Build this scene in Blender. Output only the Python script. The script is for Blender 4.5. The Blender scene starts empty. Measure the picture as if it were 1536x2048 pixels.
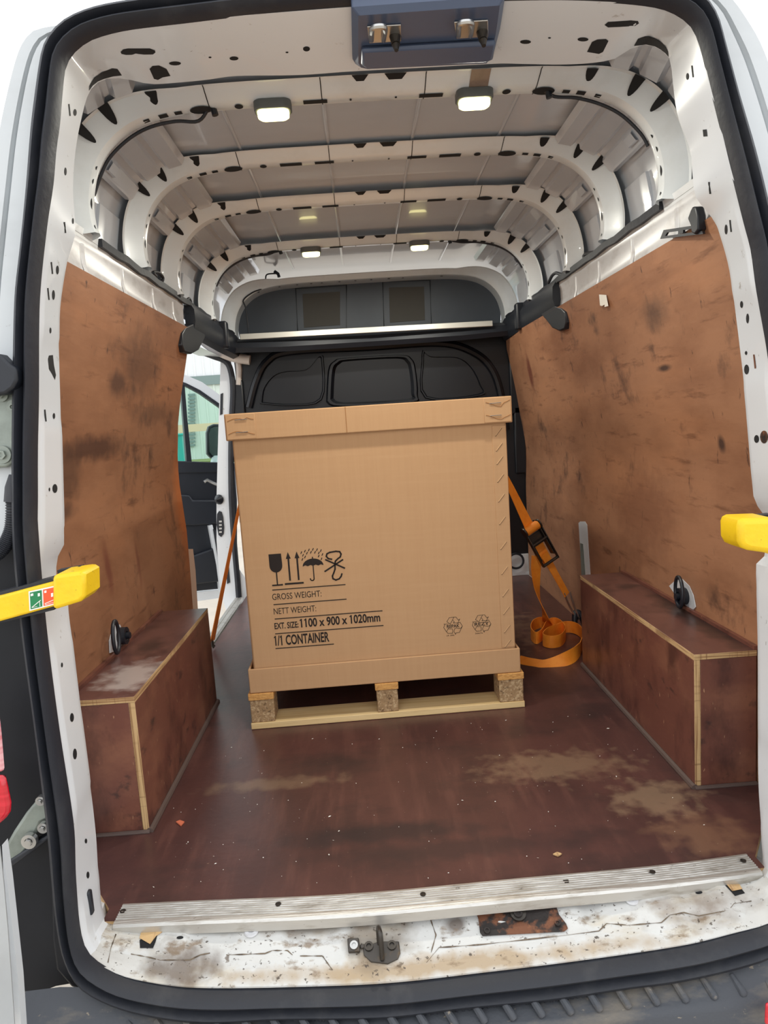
import bpy, math, random
from mathutils import Vector, Matrix
from mathutils.bvhtree import BVHTree
random.seed(7)
C = bpy.context.scene.collection
SC = bpy.context.scene

# ------------------------------------------------------------------ camera
CAM = Vector((-0.08937, -1.38487, 0.97798))
YAW, PITCH, ROLL = math.radians(1.32860), math.radians(-7.38193), math.radians(-3.76878)
FPX = 1400.0
_f = Vector((math.sin(YAW)*math.cos(PITCH), math.cos(YAW)*math.cos(PITCH), math.sin(PITCH)))
_r = Vector((math.cos(YAW), -math.sin(YAW), 0)); _u = _r.cross(_f)
_r, _u = _r*math.cos(ROLL)+_u*math.sin(ROLL), -_r*math.sin(ROLL)+_u*math.cos(ROLL)
cam = bpy.data.objects.new('camera', bpy.data.cameras.new('camera')); C.objects.link(cam)
cam.matrix_world = Matrix(((_r.x, _u.x, -_f.x, CAM.x), (_r.y, _u.y, -_f.y, CAM.y), (_r.z, _u.z, -_f.z, CAM.z), (0, 0, 0, 1)))
cam.data.sensor_fit = 'VERTICAL'; cam.data.sensor_height = 36.0; cam.data.sensor_width = 27.0
cam.data.lens = 36.0*FPX/2048.0; cam.data.clip_start = 0.02; cam.data.clip_end = 500
SC.camera = cam

# ------------------------------------------------------------------ light
SKY = 1.6
LAMP_W = 5.0
SC.view_settings.view_transform = 'Standard'; SC.view_settings.look = 'None'
SC.view_settings.gamma = 1.0; SC.view_settings.use_curve_mapping = False
SC.view_settings.exposure = 0.16
w = bpy.data.worlds.new('overcast_sky'); SC.world = w; w.use_nodes = True
bg = w.node_tree.nodes['Background']; bg.inputs[0].default_value = (0.955, 0.975, 1.0, 1); bg.inputs[1].default_value = SKY
SC.cycles.max_bounces = 10; SC.cycles.diffuse_bounces = 7; SC.cycles.glossy_bounces = 4
SC.cycles.transmission_bounces = 6; SC.cycles.transparent_max_bounces = 8
SC.cycles.use_denoising = True
SC.cycles.sample_clamp_indirect = 6.0

# ------------------------------------------------------------------ survey: a pixel of the 1536x2048 picture becomes a point on a known surface
def ray(px, py): return _f + _r*((px-768)/FPX) - _u*((py-1024)/FPX)
def at_x(px, py, v): d = ray(px, py); return CAM + d*((v-CAM.x)/d.x)
def at_y(px, py, v): d = ray(px, py); return CAM + d*((v-CAM.y)/d.y)
def at_z(px, py, v): d = ray(px, py); return CAM + d*((v-CAM.z)/d.z)
YS0, YS1 = -.155, .078                       # rear face of the body: y = YS0 + YS1*z
def ysf(z): return YS0 + YS1*z
def at_rear(px, py, off=0.0):
    d = ray(px, py); return CAM + d*((YS0+off+YS1*CAM.z-CAM.y)/(d.y-YS1*d.z))
def at_plane(px, py, p0, n):
    d = ray(px, py); return CAM + d*((p0-CAM).dot(n)/d.dot(n))
def on(bvh, px, py, lift=.0012):
    d = ray(px, py).normalized(); h = bvh.ray_cast(CAM, d)
    return None if h[0] is None else h[0] - d*lift

# ------------------------------------------------------------------ materials
def lin(c): return tuple(((x/255)/12.92 if x/255 <= .04045 else ((x/255+.055)/1.055)**2.4) for x in c)
def mat(name, rgb, rough=.5, metal=0.0, layers=(), bump=None, emit=None, spec=.5, coat=0.0):
    """rgb: sRGB 0-255.  layers: (colour, amount, scale xyz, lo, hi, detail) noise blotches, or ('spot', colour, amount, centre, radii, ragged)"""
    m = bpy.data.materials.new(name); m.use_nodes = True; nt = m.node_tree; N = nt.nodes; L = nt.links
    b = N['Principled BSDF']; b.inputs['Roughness'].default_value = rough; b.inputs['Metallic'].default_value = metal
    b.inputs['Specular IOR Level'].default_value = spec; b.inputs['Coat Weight'].default_value = coat
    col = (*lin(rgb), 1); b.inputs['Base Color'].default_value = col
    tc = N.new('ShaderNodeTexCoord'); prev = None
    for k, ly in enumerate(layers):
        if ly[0] == 'spot':
            _, lc, amt, cen, rad, rag = ly
            mp = N.new('ShaderNodeMapping'); mp.inputs['Location'].default_value = [-c/r for c, r in zip(cen, rad)]
            mp.inputs['Scale'].default_value = [1/r for r in rad]
            L.new(tc.outputs['Object'], mp.inputs[0])
            ln = N.new('ShaderNodeVectorMath'); ln.operation = 'LENGTH'; L.new(mp.outputs[0], ln.inputs[0])
            nz = N.new('ShaderNodeTexNoise'); nz.inputs['Scale'].default_value = 22; nz.inputs['Detail'].default_value = 6; L.new(tc.outputs['Object'], nz.inputs['Vector'])
            ad = N.new('ShaderNodeMath'); ad.operation = 'MULTIPLY_ADD'; L.new(nz.outputs[0], ad.inputs[0]); ad.inputs[1].default_value = rag; L.new(ln.outputs['Value'], ad.inputs[2])
            mr = N.new('ShaderNodeMapRange'); L.new(ad.outputs[0], mr.inputs[0])
            mr.inputs[1].default_value = .38+rag*.5; mr.inputs[2].default_value = 1.0+rag*.5; mr.inputs[3].default_value = amt; mr.inputs[4].default_value = 0
        else:
            lc, amt, scl, lo, hi, det = ly
            mp = N.new('ShaderNodeMapping'); mp.inputs['Scale'].default_value = scl; mp.inputs['Location'].default_value = (k*3.7, k*1.3, k*2.1)
            L.new(tc.outputs['Object'], mp.inputs[0])
            nz = N.new('ShaderNodeTexNoise'); nz.inputs['Scale'].default_value = 1; nz.inputs['Detail'].default_value = det; nz.inputs['Roughness'].default_value = .62
            L.new(mp.outputs[0], nz.inputs['Vector'])
            mr = N.new('ShaderNodeMapRange'); L.new(nz.outputs[0], mr.inputs[0])
            mr.inputs[1].default_value = lo; mr.inputs[2].default_value = hi; mr.inputs[3].default_value = 0; mr.inputs[4].default_value = amt
        mx = N.new('ShaderNodeMix'); mx.data_type = 'RGBA'; L.new(mr.outputs[0], mx.inputs['Factor'])
        if prev is None: mx.inputs['A'].default_value = col
        else: L.new(prev, mx.inputs['A'])
        mx.inputs['B'].default_value = (*lin(lc), 1); prev = mx.outputs['Result']
    if prev is not None: L.new(prev, b.inputs['Base Color'])
    if bump:
        sc_, st = bump
        mp = N.new('ShaderNodeMapping'); mp.inputs['Scale'].default_value = sc_ if hasattr(sc_, '__len__') else (sc_,)*3
        L.new(tc.outputs['Object'], mp.inputs[0])
        nz = N.new('ShaderNodeTexNoise'); nz.inputs['Scale'].default_value = 1; nz.inputs['Detail'].default_value = 5; L.new(mp.outputs[0], nz.inputs['Vector'])
        bp = N.new('ShaderNodeBump'); bp.inputs['Strength'].default_value = st; bp.inputs['Distance'].default_value = .01
        L.new(nz.outputs[0], bp.inputs['Height']); L.new(bp.outputs[0], b.inputs['Normal'])
    if emit:
        b.inputs['Emission Color'].default_value = (*lin(emit[0]), 1); b.inputs['Emission Strength'].default_value = emit[1]
    return m

PLYR = (148, 96, 66)
M_white = mat('white_van_paint', (222, 226, 230), .28, layers=[((205, 206, 204), .5, (3, 3, 3), .5, .75, 4)], coat=.3)
M_frame = mat('white_frame_paint', (224, 228, 232), .32, layers=[((150, 140, 128), .75, (26, 26, 40), .66, .74, 8), ((120, 112, 104), .8, (90, 90, 60), .72, .76, 3)], coat=.2)
M_ext = mat('sky_dimmed_weathered_paint', (200, 205, 208), .35, layers=[((184, 188, 190), .6, (3, 3, 5), .45, .65, 5), ((120, 112, 100), .7, (60, 60, 60), .70, .74, 4)], coat=.2)  # white base darkened to offset strong skylight; blotches and specks are weathering
M_trimB = mat('dark_trim_plastic', (15, 18, 25), .55, layers=[((28, 31, 38), .5, (6, 6, 6), .5, .7, 6)], spec=.35)
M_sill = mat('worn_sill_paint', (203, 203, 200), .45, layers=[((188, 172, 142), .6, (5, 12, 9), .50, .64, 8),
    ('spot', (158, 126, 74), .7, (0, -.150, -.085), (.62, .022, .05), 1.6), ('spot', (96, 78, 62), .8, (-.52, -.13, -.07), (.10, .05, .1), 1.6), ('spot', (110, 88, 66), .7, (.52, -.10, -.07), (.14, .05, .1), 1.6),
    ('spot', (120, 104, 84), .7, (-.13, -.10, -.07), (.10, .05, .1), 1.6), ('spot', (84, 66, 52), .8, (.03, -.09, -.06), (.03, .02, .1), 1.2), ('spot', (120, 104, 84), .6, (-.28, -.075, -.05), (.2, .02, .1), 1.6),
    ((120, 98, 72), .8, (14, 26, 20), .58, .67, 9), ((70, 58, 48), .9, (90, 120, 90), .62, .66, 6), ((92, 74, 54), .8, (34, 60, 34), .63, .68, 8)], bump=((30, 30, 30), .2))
M_roof = mat('roof_inner_paint', (198, 203, 211), .22, layers=[((186, 191, 200), .5, (2, 4, 2), .45, .7, 4)], coat=.4)
M_rib = mat('rib_paint', (222, 228, 232), .28, layers=[((204, 208, 208), .5, (6, 6, 6), .5, .7, 6)], coat=.3)
M_hole = mat('shadowed_cavity', (16, 17, 20), .8)
M_rubber = mat('black_rubber', (33, 36, 44), .55, layers=[((70, 70, 72), .5, (9, 9, 4), .52, .72, 7)], bump=((60, 60, 60), .1))
M_blackp = mat('black_plastic', (25, 29, 37), .45, layers=[((34, 38, 47), .6, (4, 4, 4), .4, .7, 5)])
M_bump = mat('dusty_bumper_plastic', (68, 71, 77), .62, layers=[((120, 112, 100), .7, (5, 14, 14), .54, .7, 8), ((150, 138, 120), .8, (40, 60, 60), .64, .7, 6)], bump=((120, 120, 120), .12))
M_bulk = mat('bulkhead_black', (10, 13, 20), .38, layers=[((15, 19, 27), .6, (3, 3, 3), .4, .7, 4)])
M_upper = mat('grey_head_panel', (60, 66, 75), .5, layers=[((70, 77, 86), .6, (3, 3, 3), .4, .7, 4)])
M_cover = mat('hazed_black_plastic', (76, 88, 112), .4)  # black plastic with lens haze painted in as pale blue
M_felt = mat('dark_felt_patch', (72, 70, 66), .9)
M_rail = mat('painted_belt_rail', (206, 207, 210), .3, layers=[((172, 168, 166), .6, (5, 9, 20), .5, .68, 7)], coat=.2)
M_alu = mat('aluminium', (205, 203, 198), .38, .75, layers=[((150, 140, 125), .7, (9, 40, 40), .52, .7, 8), ((84, 74, 64), .8, (40, 60, 60), .66, .72, 6)], bump=((4, 260, 20), .25))
M_alub = mat('aluminium_bar', (214, 212, 204), .4, .4)
M_steel = mat('bright_steel', (190, 190, 188), .28, .9)
M_dsteel = mat('dark_steel', (78, 74, 70), .4, .8, layers=[((110, 92, 70), .6, (40, 40, 40), .55, .7, 5)])
M_zinc = mat('olive_zinc_plate', (142, 150, 142), .42, .35, layers=[((104, 110, 104), .6, (16, 16, 16), .45, .7, 6)])
M_rust = mat('rusted_black_steel', (42, 36, 34), .65, .2, layers=[((118, 74, 50), .95, (12, 16, 12), .5, .56, 8), ((150, 98, 66), .8, (40, 40, 40), .58, .7, 6)], bump=((60, 60, 60), .3))
def ply(name, base, extra):
    return mat(name, base, .55, layers=[
        ((base[0]*.78, base[1]*.72, base[2]*.68), .75, (9, 2.2, 5), .42, .66, 7),
        ((base[0]*1.12, base[1]*1.1, base[2]*1.06), .6, (20, 1.2, 3.5), .5, .7, 6),
        ((base[0]*.62, base[1]*.55, base[2]*.52), .6, (60, 5, 30), .58, .7, 5),
        ((78, 56, 46), .75, (10, 6, 5), .58, .70, 8), ((70, 48, 42), .8, (60, 34, 9), .66, .72, 4)]+extra, bump=((90, 10, 60), .06))
M_plyL = ply('left_wall_plywood', (156, 110, 80), [
    ('spot', (74, 48, 38), .85, (-.86, .62, .955), (.4, .30, .045), .9),
    ('spot', (80, 54, 42), .7, (-.86, .45, .90), (.4, .10, .10), .9),
    ('spot', (72, 48, 40), .75, (-.84, .78, 1.14), (.4, .10, .05), .8),
    ('spot', (84, 58, 46), .6, (-.82, 1.0, 1.22), (.4, .28, .14), 1.0),
    ('spot', (88, 62, 48), .55, (-.84, 1.15, 1.06), (.4, .30, .05), 1.0),
    ('spot', (76, 54, 44), .7, (-.86, .40, .80), (.4, .12, .03), .9),
    ('spot', (110, 58, 46), .7, (-.86, .66, .60), (.4, .03, .10), .6),
    ('spot', (110, 60, 48), .6, (-.86, .92, .56), (.4, .02, .09), .6),
    ('spot', (196, 116, 60), .6, (-.86, 1.56, .72), (.4, .13, .36), .7)])
M_plyR = ply('right_wall_plywood', (163, 117, 87), [
    ('spot', (96, 44, 34), .8, (.80, 2.32, 1.18), (.4, .05, .12), .8),
    ('spot', (96, 70, 56), .6, (.80, .72, 1.24), (.4, .12, .07), .9),
    ('spot', (60, 44, 40), .9, (.84, .72, 1.08), (.4, .06, .014), .5),
    ('spot', (60, 44, 40), .9, (.86, .45, .86), (.4, .025, .03), .5),
    ('spot', (120, 78, 58), .5, (.86, 1.0, .60), (.4, .3, .2), 1.0)])
M_arch = mat('arch_box_plywood', (116, 72, 60), .38, layers=[((146, 98, 76), .7, (5, 4, 7), .48, .68, 7), ((72, 42, 38), .8, (8, 7, 4), .5, .66, 8), ((52, 40, 40), .7, (18, 10, 20), .6, .7, 6), ((190, 150, 116), .8, (120, 90, 24), .70, .73, 2)], bump=((80, 20, 80), .05))
_top = [((66, 44, 42), .8, (6, 4, 7), .45, .62, 7), ((134, 94, 82), .5, (9, 5, 7), .52, .7, 7)]
M_archT = mat('arch_top_plywood_left', (104, 70, 64), .28, layers=_top+[('spot', (188, 176, 170), .85, (.03, -.26, .354), (.10, .13, .1), 1.7), ('spot', (44, 36, 36), .7, (.0, .0, .354), (.05, .1, .1), 1.0)])
M_archTR = mat('arch_top_plywood_right', (108, 72, 64), .32, layers=_top+[('spot', (40, 34, 34), .85, (.07, -.14, .354), (.06, .42, .1), 1.1), ('spot', (46, 38, 38), .7, (.02, .24, .354), (.05, .05, .1), 1.0)])
M_floor = mat('phenolic_floor', (88, 57, 53), .34, layers=[
    ((66, 44, 43), .8, (3, 2.2, 3), .42, .64, 6), ((110, 74, 66), .6, (24, 3, 5), .5, .72, 7), ((50, 40, 41), .7, (3, 5, 3), .52, .7, 6),
    ('spot', (150, 124, 98), .50, (.38, .44, 0), (.24, .10, .3), 2.2), ('spot', (156, 130, 104), .55, (.58, .24, 0), (.13, .10, .3), 2.2), ('spot', (140, 104, 80), .5, (.62, .08, 0), (.12, .10, .3), 2.0),
    ('spot', (140, 116, 92), .45, (-.40, .46, 0), (.22, .04, .3), 2.0), ('spot', (140, 112, 90), .5, (.40, 1.75, 0), (.3, .4, .3), 2.0),
    ('spot', (40, 38, 42), .6, (-.12, .18, 0), (.32, .05, .3), 1.4), ('spot', (46, 40, 42), .5, (.05, .10, 0), (.4, .05, .3), 1.4),
    ((170, 148, 124), .6, (130, 130, 130), .73, .76, 2)], bump=((50, 50, 50), .05))
M_plyedge = mat('bare_plywood_edge', (204, 170, 122), .8, layers=[((140, 98, 62), .75, (4, 4, 190), .5, .6, 3), ((120, 80, 50), .6, (150, 6, 6), .55, .65, 5)])
M_plyedgeX = mat('bare_plywood_edge_upright', (204, 170, 122), .8, layers=[((140, 98, 62), .75, (190, 4, 4), .5, .6, 3), ((120, 80, 50), .6, (6, 6, 90), .57, .66, 5)])
M_card = mat('corrugated_card', (193, 153, 113), .85, layers=[((184, 143, 104), .35, (70, 2, 3), .4, .7, 5), ((200, 161, 122), .3, (3, 3, 60), .45, .7, 5)], bump=((160, 20, 12), .05), spec=.25)
M_cardD = mat('card_edge', (168, 122, 80), .9, spec=.2)
M_ink = mat('black_print', (46, 39, 36), .75, spec=.2)
M_pine = mat('pale_pallet_pine', (226, 196, 142), .7, layers=[((206, 170, 112), .7, (3, 60, 60), .45, .65, 5), ((240, 214, 166), .5, (2, 30, 30), .5, .7, 4)])
M_osb = mat('pressed_chip_block', (168, 136, 98), .9, layers=[((206, 178, 138), .8, (120, 120, 120), .5, .6, 3), ((96, 70, 46), .8, (90, 90, 90), .56, .66, 3)], bump=((150, 150, 150), .4))
M_deck = mat('deck_board_end', (214, 160, 92), .85, layers=[((186, 128, 66), .7, (90, 60, 200), .48, .62, 4)], bump=((100, 100, 160), .3))
M_strap = mat('orange_webbing', (250, 152, 44), .55, layers=[((240, 132, 30), .6, (30, 30, 30), .45, .65, 3)], bump=((260, 260, 260), .15))
M_strapLit = mat('orange_webbing_sidelit', (255, 160, 70), .6)  # brighter copy of the webbing, side door light put into its colour
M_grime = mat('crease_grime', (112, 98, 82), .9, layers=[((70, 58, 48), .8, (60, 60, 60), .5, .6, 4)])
M_yel = mat('yellow_coating', (238, 196, 14), .45, layers=[((220, 174, 10), .6, (14, 14, 14), .5, .7, 5), ((120, 96, 20), .8, (60, 60, 90), .68, .72, 4)], bump=((80, 80, 80), .12))
M_green = mat('sticker_green', (22, 122, 72), .5); M_orange = mat('sticker_orange', (236, 84, 40), .5); M_stick = mat('sticker_white', (236, 234, 226), .5)
M_red = mat('red_lens', (196, 22, 40), .15, layers=[((226, 40, 60), .5, (1, 1, 90), .45, .6, 1)], coat=.5)
M_pink = mat('clear_red_lens', (236, 178, 182), .15, layers=[((210, 90, 100), .7, (1, 1, 60), .45, .6, 1)], coat=.5)
M_lampb = mat('lamp_housing_grey', (92, 96, 96), .5)
M_lens = mat('lit_led_lens', (255, 250, 210), .3, emit=((255, 246, 168), 3.6))
M_tape = mat('brown_tape', (146, 126, 112), .5, layers=[((118, 100, 88), .6, (30, 30, 30), .45, .65, 4)])
M_ground = mat('yard_concrete', (196, 186, 172), .9, layers=[((176, 168, 156), .6, (2, 2, 2), .45, .65, 6)])
M_clad = mat('green_white_cladding', (206, 218, 210), .6)
M_cladW = mat('pale_grey_cladding', (226, 230, 232), .6)
M_louv = mat('louvre_grey', (120, 140, 138), .6)
M_grass = mat('verge_grass', (136, 148, 92), .95, layers=[((104, 118, 66), .7, (3, 3, 3), .45, .6, 6)])
M_teal = mat('teal_paint', (38, 158, 146), .5)
M_rail2 = mat('weathered_rail_timber', (206, 190, 158), .8)
M_cream = mat('cream_inner_frame', (206, 196, 188), .4)
M_leaf = mat('red_wood_chip', (204, 110, 78), .8)
M_sealant = mat('grey_sealant', (92, 76, 70), .6)
M_mirror = mat('mirror_glass', (206, 214, 214), .05, .9)
def glass():
    m = bpy.data.materials.new('cab_window_glass'); m.use_nodes = True; nt = m.node_tree; N = nt.nodes; N.remove(N['Principled BSDF'])
    t = N.new('ShaderNodeBsdfTransparent'); t.inputs[0].default_value = (.86, .96, .93, 1)
    g = N.new('ShaderNodeBsdfGlossy'); g.inputs['Roughness'].default_value = .02
    fr = N.new('ShaderNodeFresnel'); fr.inputs[0].default_value = 1.35; mx = N.new('ShaderNodeMixShader')
    nt.links.new(fr.outputs[0], mx.inputs[0]); nt.links.new(t.outputs[0], mx.inputs[1]); nt.links.new(g.outputs[0], mx.inputs[2])
    nt.links.new(mx.outputs[0], N['Material Output'].inputs[0]); return m
M_glass = glass()

# ------------------------------------------------------------------ mesh builder
class MB:
    def __init__(s): s.v = []; s.f = []; s.m = []
    def add(s, pts, faces, mi=0):
        b = len(s.v); s.v += [Vector(p) for p in pts]
        for f in faces: s.f.append([b+i for i in f]); s.m.append(mi)
        return b
    def poly(s, pts, mi=0): s.add(pts, [list(range(len(pts)))], mi)
    def box(s, a, b, mi=0, emi=None, rot=None, org=None):
        x0, y0, z0 = a; x1, y1, z1 = b
        p = [(x0, y0, z0), (x1, y0, z0), (x1, y1, z0), (x0, y1, z0), (x0, y0, z1), (x1, y0, z1), (x1, y1, z1), (x0, y1, z1)]
        p = [Vector(q) for q in p]
        if rot is not None: o = Vector(org); p = [rot @ (q-o) + o for q in p]
        F = [(3, 2, 1, 0), (4, 5, 6, 7), (0, 1, 5, 4), (2, 3, 7, 6), (1, 2, 6, 5), (3, 0, 4, 7)]
        k = len(s.v); s.v += p; dims = (x1-x0, y1-y0, z1-z0); thin = dims.index(min(dims)); ax = (2, 2, 1, 1, 0, 0)
        for i, f in enumerate(F):
            s.f.append([k+j for j in f]); s.m.append(mi if (emi is None or ax[i] == thin) else emi)
        return s
    def slab(s, pts, vec, mi=0, emi=None):
        n = len(pts); vec = Vector(vec); a = [Vector(p) for p in pts]; b = [p+vec for p in a]
        k = s.add(a+b, [], 0); e = mi if emi is None else emi
        s.f.append([k+i for i in range(n)]); s.m.append(mi); s.f.append([k+n+i for i in reversed(range(n))]); s.m.append(mi)
        for i in range(n):
            j = (i+1) % n; s.f.append([k+j, k+i, k+n+i, k+n+j]); s.m.append(e)
        return s
    def loft(s, rows, closed=False, mi=0, mis=None, wrap=False):
        n = len(rows[0]); k = len(s.v)
        for r in rows: s.v += [Vector(p) for p in r]
        R = len(rows)
        for i in range(R if wrap else R-1):
            i2 = (i+1) % R
            for j in range(n if closed else n-1):
                j2 = (j+1) % n
                s.f.append([k+i*n+j, k+i*n+j2, k+i2*n+j2, k+i2*n+j]); s.m.append(mi if mis is None else mis[i])
        return s
    def tube(s, path, r, seg=8, mi=0, closed=False, cap=True):
        path = [Vector(p) for p in path]; n = len(path); rows = []; up = None
        for i, p in enumerate(path):
            if closed: t = path[(i+1) % n]-path[i-1]
            else: t = path[min(i+1, n-1)]-path[max(i-1, 0)]
            t.normalize()
            if up is None:
                up = Vector((0, 0, 1)) if abs(t.z) < .9 else Vector((1, 0, 0))
            a = (up - t*up.dot(t)).normalized(); up = a; b = t.cross(a)
            rr = r[i] if hasattr(r, '__len__') else r
            rows.append([p + a*(rr*math.cos(2*math.pi*q/seg)) + b*(rr*math.sin(2*math.pi*q/seg)) for q in range(seg)])
        if cap and not closed: k = len(s.v)
        s.loft(rows, True, mi, wrap=closed)
        if cap and not closed:
            s.f.append([k+q for q in reversed(range(seg))]); s.m.append(mi); s.f.append([k+(n-1)*seg+q for q in range(seg)]); s.m.append(mi)
        return s
    def cyl(s, c, axis, r, h, seg=20, mi=0, r2=None, dimple=0):
        c = Vector(c); a = Vector(axis).normalized(); u = a.orthogonal().normalized(); v = a.cross(u); r2 = r if r2 is None else r2
        def ring(cc, rr): return [cc + u*(rr*math.cos(2*math.pi*q/seg)) + v*(rr*math.sin(2*math.pi*q/seg)) for q in range(seg)]
        k = len(s.v); rows = [ring(c, r), ring(c+a*h, r2)]
        if dimple: rows += [ring(c+a*h, r2*.55), ring(c+a*(h-dimple), r2*.5)]
        s.loft(rows, True, mi); s.f.append([k+q for q in reversed(range(seg))]); s.m.append(mi)
        k2 = k+(len(rows)-1)*seg; s.f.append([k2+q for q in range(seg)]); s.m.append(mi)
        return s
    def ribbon(s, path, wdir, width, th=.002, mi=0):
        path = [Vector(p) for p in path]; n = len(path); rows = []
        for i, p in enumerate(path):
            t = (path[min(i+1, n-1)]-path[max(i-1, 0)]).normalized(); w_ = Vector(wdir[i] if hasattr(wdir, '__len__') and hasattr(wdir[0], '__len__') else wdir)
            w_ = (w_ - t*w_.dot(t)).normalized()*(width[i] if hasattr(width, '__len__') else width)*.5; nn = t.cross(w_).normalized()*th*.5
            rows.append([p-w_-nn, p+w_-nn, p+w_+nn, p-w_+nn])
        k = len(s.v); s.loft(rows, True, mi); s.f.append([k+3, k+2, k+1, k]); s.m.append(mi); e = k+(n-1)*4; s.f.append([e, e+1, e+2, e+3]); s.m.append(mi)
        return s
    def bvh(s): return BVHTree.FromPolygons([tuple(v) for v in s.v], [tuple(f) for f in s.f])
    def build(s, name, mats, parent=None, smooth=True, bevel=0, segs=2, angle=38):
        me = bpy.data.meshes.new(name); o0 = parent_world(parent)
        me.from_pydata([tuple(v-o0) for v in s.v], [], s.f)
        for m in (mats if isinstance(mats, (list, tuple)) else [mats]): me.materials.append(m)
        me.polygons.foreach_set('material_index', s.m)
        me.validate(); me.update()
        import bmesh
        bm = bmesh.new(); bm.from_mesh(me); bmesh.ops.recalc_face_normals(bm, faces=bm.faces); bm.to_mesh(me); bm.free()
        if smooth:
            me.polygons.foreach_set('use_smooth', [True]*len(me.polygons)); me.set_sharp_from_angle(angle=math.radians(angle))
        o = bpy.data.objects.new(name, me); C.objects.link(o)
        if parent: o.parent = parent
        if bevel:
            md = o.modifiers.new('bevel', 'BEVEL'); md.width = bevel; md.segments = segs; md.limit_method = 'ANGLE'; md.angle_limit = math.radians(50); md.harden_normals = False
        return o
def parent_world(p):
    v = Vector((0, 0, 0))
    while p is not None: v += p.location; p = p.parent
    return v
def tag(o, label=None, cat=None, group=None, kind=None):
    if label: o['label'] = label
    if cat: o['category'] = cat
    if group: o['group'] = group
    if kind: o['kind'] = kind
    return o
def thing(name, label, cat, loc=(0, 0, 0), group=None, kind=None):
    o = bpy.data.objects.new(name, None); C.objects.link(o); o.location = loc; o.empty_display_size = .05
    return tag(o, label, cat, group, kind)
def dup(root, loc, label=None):
    r = root.copy(); C.objects.link(r); r.location = loc
    if label: r['label'] = label
    def kids(a, b):
        for ch in list(a.children):
            c = ch.copy(); C.objects.link(c); c.parent = b; kids(ch, c)
    kids(root, r); return r
def smooth_path(P, k=6):
    P = [Vector(p) for p in P]; out = []; n = len(P)
    for i in range(n-1):
        p0, p1, p2, p3 = P[max(i-1, 0)], P[i], P[i+1], P[min(i+2, n-1)]
        for q in range(k):
            t = q/k; out.append(.5*((2*p1)+(p2-p0)*t+(2*p0-5*p1+4*p2-p3)*t*t+(3*p1-p0-3*p2+p3)*t**3))
    out.append(P[-1]); return out
def lerp(a, b, t): return a+(b-a)*t
def ell(px, py, a, b, rot=0, n=14):
    r = math.radians(rot); return [(px+a*math.cos(t)*math.cos(r)-b*math.sin(t)*math.sin(r), py+a*math.cos(t)*math.sin(r)+b*math.sin(t)*math.cos(r)) for t in [2*math.pi*i/n for i in range(n)]]
def decal(mb, bvh, pts, mi):
    cx = sum(a for a, b in pts)/len(pts); cy = sum(b for a, b in pts)/len(pts); rings = []
    for t in (1, .66, .33):
        q = [on(bvh, cx+(a-cx)*t, cy+(b-cy)*t) for a, b in pts]
        if any(x is None for x in q): return
        rings.append(q)
    c = on(bvh, cx, cy)
    if c is None: return
    mb.loft(rings, True, mi); k = mb.add(rings[-1]+[c], [], mi); n = len(pts)
    for a in range(n): mb.f.append([k+a, k+(a+1) % n, k+n]); mb.m.append(mi)
def line_decal(mb, bvh, P, w_, mi):
    for (a, b), (c, d) in zip(P, P[1:]):
        L_ = math.hypot(c-a, d-b); nx, ny = -(d-b)/L_*w_, (c-a)/L_*w_; n = max(1, int(L_/8)); rows = []
        for q in range(n+1):
            t = q/n; x, y = lerp(a, c, t), lerp(b, d, t); k = .6+.4*math.sin(x*.9+y*.7)
            rows.append([on(bvh, x+nx*k, y+ny*k), on(bvh, x-nx*k, y-ny*k)])
        if all(z is not None for r in rows for z in r): mb.loft(rows, False, mi)
def slot(px, py, a, b, rot=0):               # rectangle half sizes a, b
    r = math.radians(rot); return [(px+x*math.cos(r)-y*math.sin(r), py+x*math.sin(r)+y*math.cos(r)) for x, y in ((-a, -b), (a, -b), (a, b), (-a, b))]
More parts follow.
